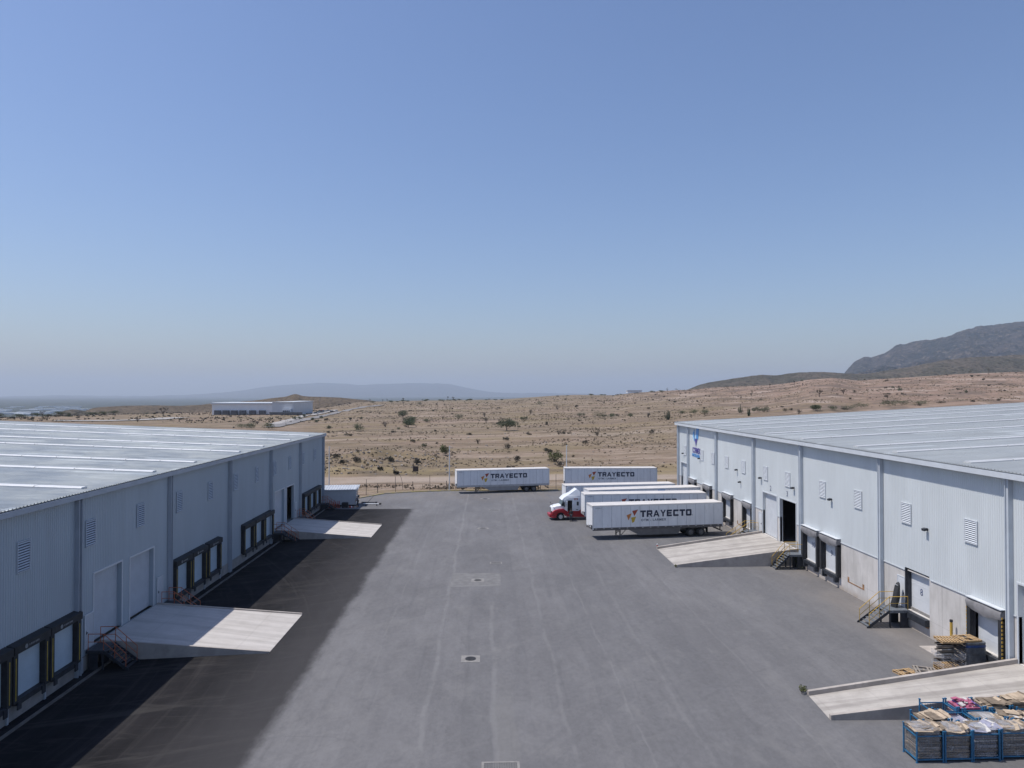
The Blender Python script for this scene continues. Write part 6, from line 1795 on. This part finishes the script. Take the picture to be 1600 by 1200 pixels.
def plant(kind, h, w_, seed, lab, cat, group, loc):
    if kind in ('mesquite', 'tree', 'bush', 'broom', 'mesq_flat'): h *= 1.12; w_ *= 1.22
    rx = w_/2
    t = empty(PN[kind], loc, 0, lab, cat, group)
    if kind in ('mesquite', 'tree', 'mesq_flat'):
        trunk(MB(), h, .16+.015*h, seed, 6, rx*.8).build('trunk', M_bark, t)
        cl = clumps_for(rx, h, h*.18, seed, 15)
        leaf_cloud(cl, 2600 if kind == 'mesquite' else 1500, .36, seed).build('crown', M_leaf, t)
    elif kind in ('bush', 'broom'):
        trunk(MB(), h, .05, seed, 6, rx*.6, .2).build('stem', M_bark, t)
        leaf_cloud(clumps_for(rx, h, 0.0, seed, 11), 620, .26 if h < 3 else .34, seed).build('foliage', M_leafy if kind == 'broom' else M_leaf, t)
    elif kind in ('dark', 'shrub'):
        trunk(MB(), h, .05, seed, 6, rx*.6, .2).build('stem', M_bark, t)
        leaf_cloud(clumps_for(rx, h, 0.0, seed, 8), 360, .24, seed).build('foliage', M_leafd, t)
    elif kind in ('grey', 'bare'):
        mb = MB(); rnd = random.Random(seed)
        for i in range(16 if kind == 'bare' else 22):
            a = rnd.uniform(0, 2*PI); q = rnd.uniform(.3, 1)
            p1 = Vector((rx*q*.5*math.cos(a), rx*q*.5*math.sin(a), h*rnd.uniform(.35, .6))); p2 = Vector((rx*q*math.cos(a+.3), rx*q*math.sin(a+.3), h*rnd.uniform(.6, 1)))
            mb.tube((0, 0, 0), p1, .05, .03, n=4).tube(p1, p2, .03, .015, n=4)
        mb.build('branches', M_bark if kind == 'bare' else M_leafg, t)
        leaf_cloud(clumps_for(rx*.95, h, h*.25, seed, 9), 150 if kind == 'bare' else 420, .2, seed).build('twigs', M_leafg if kind == 'grey' else M_leafd, t)
    elif kind == 'yucca':
        mb = MB(); rnd = random.Random(seed); tips = []
        fork = Vector((0, 0, h*.35)); mb.tube((0, 0, -.2), fork, .22, .17, n=7)
        nb = 6 if w_ > 3 else 3
        for i in range(nb):
            a = 2*PI*i/nb+rnd.uniform(-.3, .3); q = rx*rnd.uniform(.35, .85)
            p1 = fork+Vector((q*.6*math.cos(a), q*.6*math.sin(a), h*.2)); p2 = Vector((q*math.cos(a), q*math.sin(a), h*rnd.uniform(.68, .9)))
            mb.tube(fork, p1, .14, .11, n=6).tube(p1, p2, .11, .09, n=6); tips.append(p2)
        mb.build('trunk', M_bark, t)
        lf = MB()
        for p in tips:
            for k in range(46):
                d = Vector((rnd.gauss(0, 1), rnd.gauss(0, 1), rnd.gauss(.3, .9))).normalized(); s_ = d.cross(Vector((.3, .5, .8))).normalized()*.07
                lf.add([p-s_, p+s_, p+d*h*.16], [(0, 1, 2)])
        lf.build('leaves', M_leafd, t)
    elif kind == 'cactus':
        rnd = random.Random(seed); mb = MB()
        for i in range(9):
            a = rnd.uniform(0, 2*PI); q = rx*rnd.uniform(.15, .75); x, y = q*math.cos(a), q*math.sin(a); hh = h*rnd.uniform(.5, .95)
            mb.tube((x*.5, y*.5, 0), (x, y, hh*.4), .14, .16, n=7).tube((x, y, hh*.4), (x, y, hh), .16, .1, n=7)
        mb.tube((0, 0, 0), (0, 0, h), .17, .12, n=8)
        mb.build('columns', M_cact, t)
        leaf_cloud(clumps_for(rx, h*.5, 0, seed, 6), 220, .22, seed).build('foliage', M_leaf, t)
    elif kind == 'post_cactus':
        mb = MB().tube((0, 0, 0), (0, 0, h*.72), .22, .2, n=8); mb.build('trunk', M_bark, t)
        rnd = random.Random(seed); lf = MB(); p = Vector((0, 0, h*.74))
        for k in range(60):
            d = Vector((rnd.gauss(0, 1), rnd.gauss(0, 1), rnd.gauss(.3, .9))).normalized(); s_ = d.cross(Vector((.3, .5, .8))).normalized()*.09
            lf.add([p-s_, p+s_, p+d*h*.26], [(0, 1, 2)])
        lf.build('leaves', M_leafd, t)
    elif kind == 'umbrella':
        mb = MB().tube((0, 0, -.2), (.1, 0, h*.55), .13, .1, n=7)
        rnd = random.Random(seed)
        for i in range(6):
            a = i*PI/3+.2; mb.tube((.1, 0, h*.55), (rx*.7*math.cos(a), rx*.7*math.sin(a), h*.9), .07, .03, n=5)
        mb.build('trunk', M_bark, t)
        cl = [(rx*.6*math.cos(a), rx*.6*math.sin(a), h*.92, rx*.4, rx*.4, h*.07) for a in np.linspace(0, 2*PI, 8)[:-1]]+[(0, 0, h*.95, rx*.5, rx*.5, h*.06)]
        leaf_cloud(cl, 420, .24, seed).build('crown', M_leafd, t)
    return t
PN = dict(mesquite='mesquite_tree', tree='bushy_tree', mesq_flat='bushy_tree', bush='green_bush', broom='green_bush', dark='dark_shrub', shrub='dark_shrub', grey='dry_bush', bare='bare_bush', yucca='yucca_tree', cactus='column_cactus', post_cactus='yucca_tree', umbrella='thorn_tree')
VEG = [(8.1, 300.1, 5.14, 7.03, 'mesquite'), (-38.1, 342.6, 3.71, 6.18, 'tree'), (-49.5, 418.2, 5.28, 6.03, 'tree'), (-39.2, 361.4, 4.56, 5.87, 'tree'), (-54.8, 303.5, 3.56, 4.11, 'bush'), (-17.1, 414.5, 3.36, 6.35, 'bush'), (61.4, 389.7, 3.87, 7.38, 'bush'), (68.6, 388.6, 2.8, 4.56, 'bush'), (75.8, 375.1, 2.37, 2.71, 'bush'), (53.9, 410.8, 2.22, 4.08, 'bush'), (83.7, 326.8, 4.72, 4.13, 'cactus'), (104.1, 376.8, 2.04, 4.76, 'bush'), (49.6, 503.8, 4.54, 8.18, 'grey'), (28.1, 465.0, 3.35, 4.19, 'grey'), (47.6, 650.4, 3.52, 5.86, 'bush'), (19.1, 384.6, 1.73, 2.77, 'bush'), (-3.2, 236.4, 2.13, 2.98, 'bare'), (5.9, 212.7, 2.3, 2.88, 'shrub'), (16.9, 175.3, 2.85, 4.11, 'broom'), (26.7, 266.8, 1.92, 2.89, 'bare'), (40.2, 259.9, 1.88, 2.81, 'bare'), (59.8, 257.3, 2.09, 3.48, 'dark'), (-11.5, 193.8, 2.97, 2.45, 'broom'), (7.3, 180.1, 1.62, 2.6, 'shrub'), (-16.9, 169.5, 1.83, 1.83, 'dark'), (-23.2, 169.7, 1.38, 2.14, 'dark'), (-34.2, 170.0, 1.53, 2.15, 'dark'), (-31.0, 168.4, 1.37, 2.73, 'dark'), (-23.7, 157.8, 0.85, 1.71, 'dark'), (-19.5, 152.3, 0.96, 1.37, 'dark'), (-38.1, 180.2, 1.3, 1.95, 'dark'), (-26.1, 414.7, 2.62, 2.24, 'bare'), (-2.0, 441.8, 3.59, 2.79, 'grey'), (-0.7, 374.6, 2.7, 2.7, 'shrub'), (-33.0, 387.7, 2.1, 3.5, 'bush'), (-49.9, 348.5, 2.83, 4.4, 'grey'), (-71.2, 742.0, 4.68, 4.68, 'bush'), (81.5, 358.0, 2.58, 2.26, 'grey'), (-118.1, 345.7, 2.49, 7.48, 'bush'), (-112.1, 339.6, 3.06, 4.9, 'bush'), (-100.3, 329.4, 3.56, 5.64, 'bush'), (-121.0, 377.7, 2.04, 3.07, 'grey'), (-118.1, 438.7, 2.37, 2.77, 'bush'), (-118.5, 451.8, 2.04, 2.85, 'bush'), (-121.4, 475.6, 2.14, 2.57, 'bush'), (-107.7, 463.7, 2.09, 2.51, 'bush'), (-107.5, 439.4, 1.98, 1.98, 'bush'), (-97.0, 407.0, 1.84, 2.57, 'bush'), (-76.4, 344.9, 1.87, 1.87, 'bush'), (-221.0, 491.9, 6.21, 7.98, 'yucca'), (-198.5, 409.9, 2.59, 3.7, 'yucca'), (-296.2, 482.9, 3.92, 4.35, 'yucca'), (-305.9, 487.8, 2.64, 2.64, 'yucca'), (-277.0, 423.1, 1.91, 3.82, 'dark'), (-269.2, 423.4, 1.53, 3.44, 'dark'), (-278.1, 461.3, 2.5, 3.33, 'dark'), (-274.9, 462.6, 2.09, 3.34, 'dark'), (-279.6, 477.4, 2.15, 4.31, 'dark'), (-275.2, 476.3, 2.15, 3.44, 'dark'), (125.8, 349.6, 4.41, 3.78, 'cactus'), (118.4, 318.2, 3.73, 2.01, 'cactus'), (130.8, 340.7, 2.76, 3.99, 'bush'), (137.2, 347.4, 2.82, 3.76, 'bush'), (141.0, 331.9, 1.8, 4.19, 'dark'), (144.9, 334.5, 1.21, 2.41, 'dark'), (135.0, 304.0, 2.19, 3.29, 'grey'), (145.5, 310.0, 2.8, 4.75, 'mesq_flat'), (206.1, 359.7, 4.54, 4.54, 'umbrella'), (107.7, 367.9, 2.65, 3.65, 'bush'), (112.6, 363.1, 2.62, 5.24, 'bush'), (164.7, 319.3, 2.59, 7.49, 'bush'), (178.2, 333.4, 2.41, 6.01, 'bush'), (193.3, 336.4, 2.73, 6.07, 'bush'), (198.3, 333.1, 2.7, 7.81, 'bush'), (205.4, 329.5, 2.08, 4.75, 'bush'), (151.1, 306.8, 2.21, 5.53, 'bush'), (160.8, 314.5, 1.7, 3.97, 'dark'), (199.7, 323.2, 1.46, 3.5, 'dark'), (213.7, 327.9, 1.18, 3.55, 'dark'), (225.6, 322.8, 1.16, 2.33, 'dark'), (241.6, 327.9, 0.89, 2.66, 'dark'), (191.4, 403.7, 4.37, 5.1, 'yucca'), (218.7, 429.3, 3.1, 3.87, 'yucca'), (246.5, 469.3, 2.12, 3.81, 'dark'), (273.9, 625.4, 5.08, 1.69, 'post_cactus'), (269.5, 669.2, 4.22, 1.81, 'post_cactus'), (443.7, 638.9, 4.61, 4.03, 'dark'), (455.4, 629.9, 5.68, 2.84, 'dark'), (262.5, 583.3, 2.63, 1.58, 'post_cactus'), (-133.0, 945.6, 4.26, 2.56, 'yucca'), (-117.5, 992.5, 4.47, 3.58, 'yucca'), (-86.3, 942.5, 4.25, 2.55, 'yucca'), (-56.0, 1005.0, 6.34, 2.72, 'yucca'), (-48.8, 1006.2, 5.44, 3.63, 'yucca'), (2.8, 1024.1, 2.77, 7.39, 'dark'), (223.6, 875.7, 6.32, 3.16, 'dark'), (240.8, 894.8, 3.23, 8.07, 'dark'), (197.8, 704.1, 3.17, 2.54, 'dark'), (-156.8, 951.7, 4.29, 2.57, 'yucca'), (-138.8, 944.5, 3.41, 2.55, 'yucca')]
SPECIAL = {0: 'lone round green mesquite tree with a dark trunk in the middle of the field', 1: 'bushy green tree left of the lone mesquite, nearest of a clump of three', 2: 'bushy green tree at the back of the clump left of the lone mesquite',
 3: 'bushy green tree in the middle of the clump left of the lone mesquite', 4: 'round green bush just right of the left warehouse roof corner', 5: 'wide green bush between the tree clump and the lone mesquite', 6: 'widest green bush on the field, right of the lone mesquite',
 7: 'small green bush beside the widest bush on the field', 10: 'column cactus with bushy base near the right warehouse corner', 16: 'bare dark bush left of the lone mesquite, closer to the yard', 17: 'upright twiggy shrub straight below the lone mesquite',
 18: 'large yellow green bush just behind the gap between the two far trailers', 22: 'pale green bush beside the tall pole left of the lone far trailer', 21: 'dark dense shrub left of the right warehouse corner',
 38: 'long green bush showing over the left warehouse roof', 40: 'largest rounded green bush showing over the left warehouse roof', 49: 'largest branching yucca tree on the plain left of the far warehouse', 50: 'small yucca tree by the pale paving at left',
 51: 'tall yucca tree in the dark row at far left', 61: 'column cactus in the scrub above the right warehouse roof', 62: 'thin column cactus above the right warehouse roof', 68: 'flat topped bushy tree above the right warehouse roof', 69: 'thin thorn tree with a flat spreading top above the right warehouse roof'}
NICE = dict(tree='bushy green tree', bush='green bush', broom='yellow green bush', dark='dark low shrub', shrub='dark twiggy shrub', grey='grey dry bush', bare='bare dark bush', yucca='yucca tree', cactus='column cactus', post_cactus='single stem yucca', mesquite='mesquite tree', mesq_flat='flat topped tree', umbrella='thorn tree')
for i, (x, y, h, w_, kind) in enumerate(VEG):
    p = float(px_of(x, y))
    if p < 330: reg = 'on the plain at left, over the left roof'
    elif p < 507: reg = 'between the left roof and the far warehouse'
    elif p < 1062: reg = ('on the rubble behind the fence' if y < 200 else 'in the middle of the open field' if y < 500 else 'along the skyline of the field')
    else: reg = ('just above the right warehouse roof' if y < 450 else 'on the brown slope at right')
    if kind in ('mesquite', 'tree'): cat = 'tree'
    elif kind in ('yucca', 'umbrella', 'post_cactus', 'mesq_flat'): cat = 'tree'
    elif kind == 'cactus': cat = 'cactus'
    else: cat = 'bush'
    lab = SPECIAL.get(i, NICE[kind]+' '+reg)
    plant(kind, h, w_, 100+i, lab, cat, NICE[kind]+'s '+reg, (x, y, Tz(x, y)-.05))

# smaller scrub dotted over the field: a few shapes, each copied
SC = []
for k, (n_, hh, ww, m_, cnt, sz) in enumerate((('dark', 1.3, 2.0, M_leafd, 230, .26), ('dark', 1.0, 2.4, M_leafd, 230, .26), ('grey', 1.3, 2.0, M_leafg, 230, .22), ('green', 1.4, 2.0, M_leaf, 230, .26), ('brown', .9, 1.7, M_dry, 200, .2))):
    SC.append((n_, leaf_cloud(clumps_for(ww/2, hh, 0, 300+k, 7), cnt, sz, 300+k).mesh('scrub_bush', m_)))
rnd = random.Random(2024); placed = 0; tries = 0
while placed < 290 and tries < 20000:
    tries += 1
    p = rnd.uniform(505, 1600) if rnd.random() < .85 else rnd.uniform(0, 505)
    Y = 137*(1000/137)**(rnd.random()**.62)
    az = math.atan((p-800)/1109)+PSI_; X = Y*math.tan(az)
    if Y < 260 and (X < -40 or X > 46): continue
    if Y < 330 and (p < 505 or p > 1062): continue
    if fbm(np.array([X/40]), np.array([Y/25]), 3, 91)[0] < rnd.uniform(-.25, .45): continue
    if 139 < Y < 153: continue
    z = Tz(X, Y)
    k = rnd.choices(range(5), (5, 4, 3, 2, 3))[0]
    n_, me = SC[k]
    o = bpy.data.objects.new('scrub_bush', me); COL.objects.link(o)
    s = rnd.uniform(.45, 1.15)*(1 + min(1.2, Y/900)*(1.1 if rnd.random() < .25 else .3))
    o.location = (X, Y, z-.05); o.rotation_euler = (0, 0, rnd.uniform(0, 6.28)); o.scale = (s, s, s*rnd.uniform(.75, 1.1))
    reg = 'near the fence' if Y < 220 else 'across the middle of the field' if Y < 480 else 'far up the field'
    tag(o, 'small %s scrub bush dotted %s' % (n_, reg), 'bush', 'small %s scrub bushes %s' % (n_, reg))
    placed += 1

# countless low dry tufts and stones
def tufts(name, n, ymin, ymax, size, m, seed, pw=.75, pr=(505, 1600), hgt=.5, extra=None):
    rg = np.random.RandomState(seed)
    p = rg.uniform(pr[0], pr[1], n*5); Y = ymin*(ymax/ymin)**(rg.uniform(0, 1, n*5)**pw)
    az = np.arctan((p-800)/1109)+PSI_; X = Y*np.tan(az)
    den = fbm(X/22, Y/16, 4, seed+1)
    ok = (den > rg.uniform(-.15, .5, n*5)) & ~((Y > 141) & (Y < 151)) & ~((Y < 330) & (p > 1062))
    X, Y = X[ok][:n], Y[ok][:n]; n = len(X)
    Z = T(X, Y)
    q = 6; c = np.stack([X, Y, Z], -1)
    c = np.repeat(c, q, 0)
    s = np.repeat(size*rg.uniform(.4, 1.3, n)*(1+np.clip(Y, 0, 900)/500), q)
    off = rg.normal(size=(n*q, 3))*np.array([.45, .45, 0])*s[:, None]
    up = rg.uniform(.3, 1, n*q)*s*hgt*2
    a = rg.uniform(0, 2*PI, n*q); wx = np.cos(a)*s*.28; wy = np.sin(a)*s*.28
    b = c+off
    v0 = b+np.stack([-wx, -wy, wx*0-.05], -1); v1 = b+np.stack([wx, wy, wx*0-.05], -1)
    v2 = b+np.stack([wx*.7+rg.normal(size=n*q)*s*.2, wy*.7, up], -1); v3 = b+np.stack([-wx*.6, -wy*.6+rg.normal(size=n*q)*s*.2, up*.8], -1)
    v = np.stack([v0, v1, v2, v3], 1).reshape(-1, 3)
    me = bpy.data.meshes.new(name); me.from_pydata(v.tolist(), [], np.arange(4*n*q).reshape(-1, 4).tolist()); me.materials.append(m)
    o = bpy.data.objects.new(name, me); COL.objects.link(o); tag(o, kind='stuff')
tufts('dry_grass', 9000, 134, 900, .26, M_dry2, 5)
tufts('dark_undergrowth', 2600, 136, 1000, .24, M_brush, 6, .5, hgt=.3)
tufts('dry_grass', 420, 130.9, 137, .22, M_dry2, 7, 1.0, hgt=.6, pr=(560, 1070))
tufts('dark_undergrowth', 1500, 400, 800, .5, M_leafd, 8, .9, pr=(-30, 505), hgt=.4)
tufts('dark_undergrowth', 400, 152, 205, .24, M_leafd, 9, 1.0, pr=(500, 720), hgt=.5)
rg = np.random.RandomState(31)
# stones in the spoil heaps
st = MB(); rnd = random.Random(5)
for k in range(520):
    if k < 320: X = rnd.gauss(-26, 10); Y = rnd.gauss(176, 17)
    else:
        Y = rnd.uniform(150, 420); X = Y*math.tan(math.atan((rnd.uniform(520, 1060)-800)/1109)+PSI_)
    if Y < 152: continue
    s = rnd.uniform(.12, .42)
    M = Matrix.Translation((X, Y, Tz(X, Y)+s*.2)) @ Matrix.Rotation(rnd.uniform(0, 3), 4, 'Z') @ Matrix.Rotation(rnd.uniform(-.6, .6), 4, 'X')
    st.tbox(M, s*rnd.uniform(.8, 1.6), s, s*rnd.uniform(.5, .9))
M_stone = mat_plain('field_stone', (0.27, 0.24, 0.22), .9, var=.3, scale=.4)
tag(st.build('stones', M_stone, None), kind='stuff')

# trees along the edge of the plain at left and the skyline: individuals, copied
base = plant('tree', 5.0, 6.5, 901, 'dark tree in the hazy row at the left edge of the plain', 'tree', 'dark trees in the row at the left edge of the plain', (-330, 700, Tz(-330, 700)))
rnd = random.Random(63)
for k in range(34):
    p = rnd.uniform(-30, 185); Y = rnd.uniform(500, 980); X = Y*math.tan(math.atan((p-800)/1109)+PSI_)
    s = rnd.uniform(.5, 1.15)
    copy_thing(base, (X, Y, Tz(X, Y)-.1), rnd.uniform(0, 6), 'dark tree in the hazy row at the left edge of the plain', 'dark trees in the row at the left edge of the plain', (s*1.3, s*1.3, s*.8))
for k in range(40):
    p = rnd.uniform(575, 790) if k < 28 else rnd.uniform(820, 1075); Rc = float(np.interp(p, _cp, [c[1] for c in CREST])); Y = Rc*rnd.uniform(.93, 1.0); X = Y*math.tan(math.atan((p-800)/1109)+PSI_)
    s = rnd.uniform(.35, .8)
    copy_thing(base, (X, Y, Tz(X, Y)-.2), rnd.uniform(0, 6), 'tiny dark tree on the skyline of the field', 'tiny dark trees along the skyline of the field', (s*1.5, s*1.5, s*.75))
# weeds at the foot of the right wall and ramp ends
for (x, y, h, w_, lab) in ((18.35, 41.1, .55, .7, 'green weed at the low end of the near right ramp wall'), (31.1, 71.0, 1.9, .9, 'leafy weed climbing beside the yellow stairs at the right warehouse ramp'), (31.2, 70.4, .45, 1.3, 'low weeds at the foot of the grey column beside the right stairs'), (19.0, 71.4, .3, .5, 'small weed at the low end of the right warehouse ramp')):
    t = empty('weed', (x, y, .02), 0, lab, 'weed')
    trunk(MB(), h, .015, 7, 5, w_*.3, .2).build('stem', M_bark, t)
    leaf_cloud(clumps_for(w_/2, h, 0, 3, 7), 180, .09, 3).build('leaves', M_leafy, t)
# ------------------------------------------------------------------ air
def build_haze():
    b = MB().box(-30000, 30000, -3000, 31000, -64, 640)
    m = bpy.data.materials.new('haze'); m.use_nodes = True
    nt = m.node_tree; nt.nodes.clear()
    out = nt.nodes.new('ShaderNodeOutputMaterial'); v = nt.nodes.new('ShaderNodeVolumePrincipled')
    v.inputs['Color'].default_value = (0.76, 0.865, 1.0, 1)
    v.inputs['Density'].default_value = 8e-5
    v.inputs['Density Attribute'].default_value = ''
    v.inputs['Anisotropy'].default_value = 0.1
    nt.links.new(v.outputs[0], out.inputs['Volume'])
    o = b.build('haze', m); tag(o, kind='stuff')
build_haze()
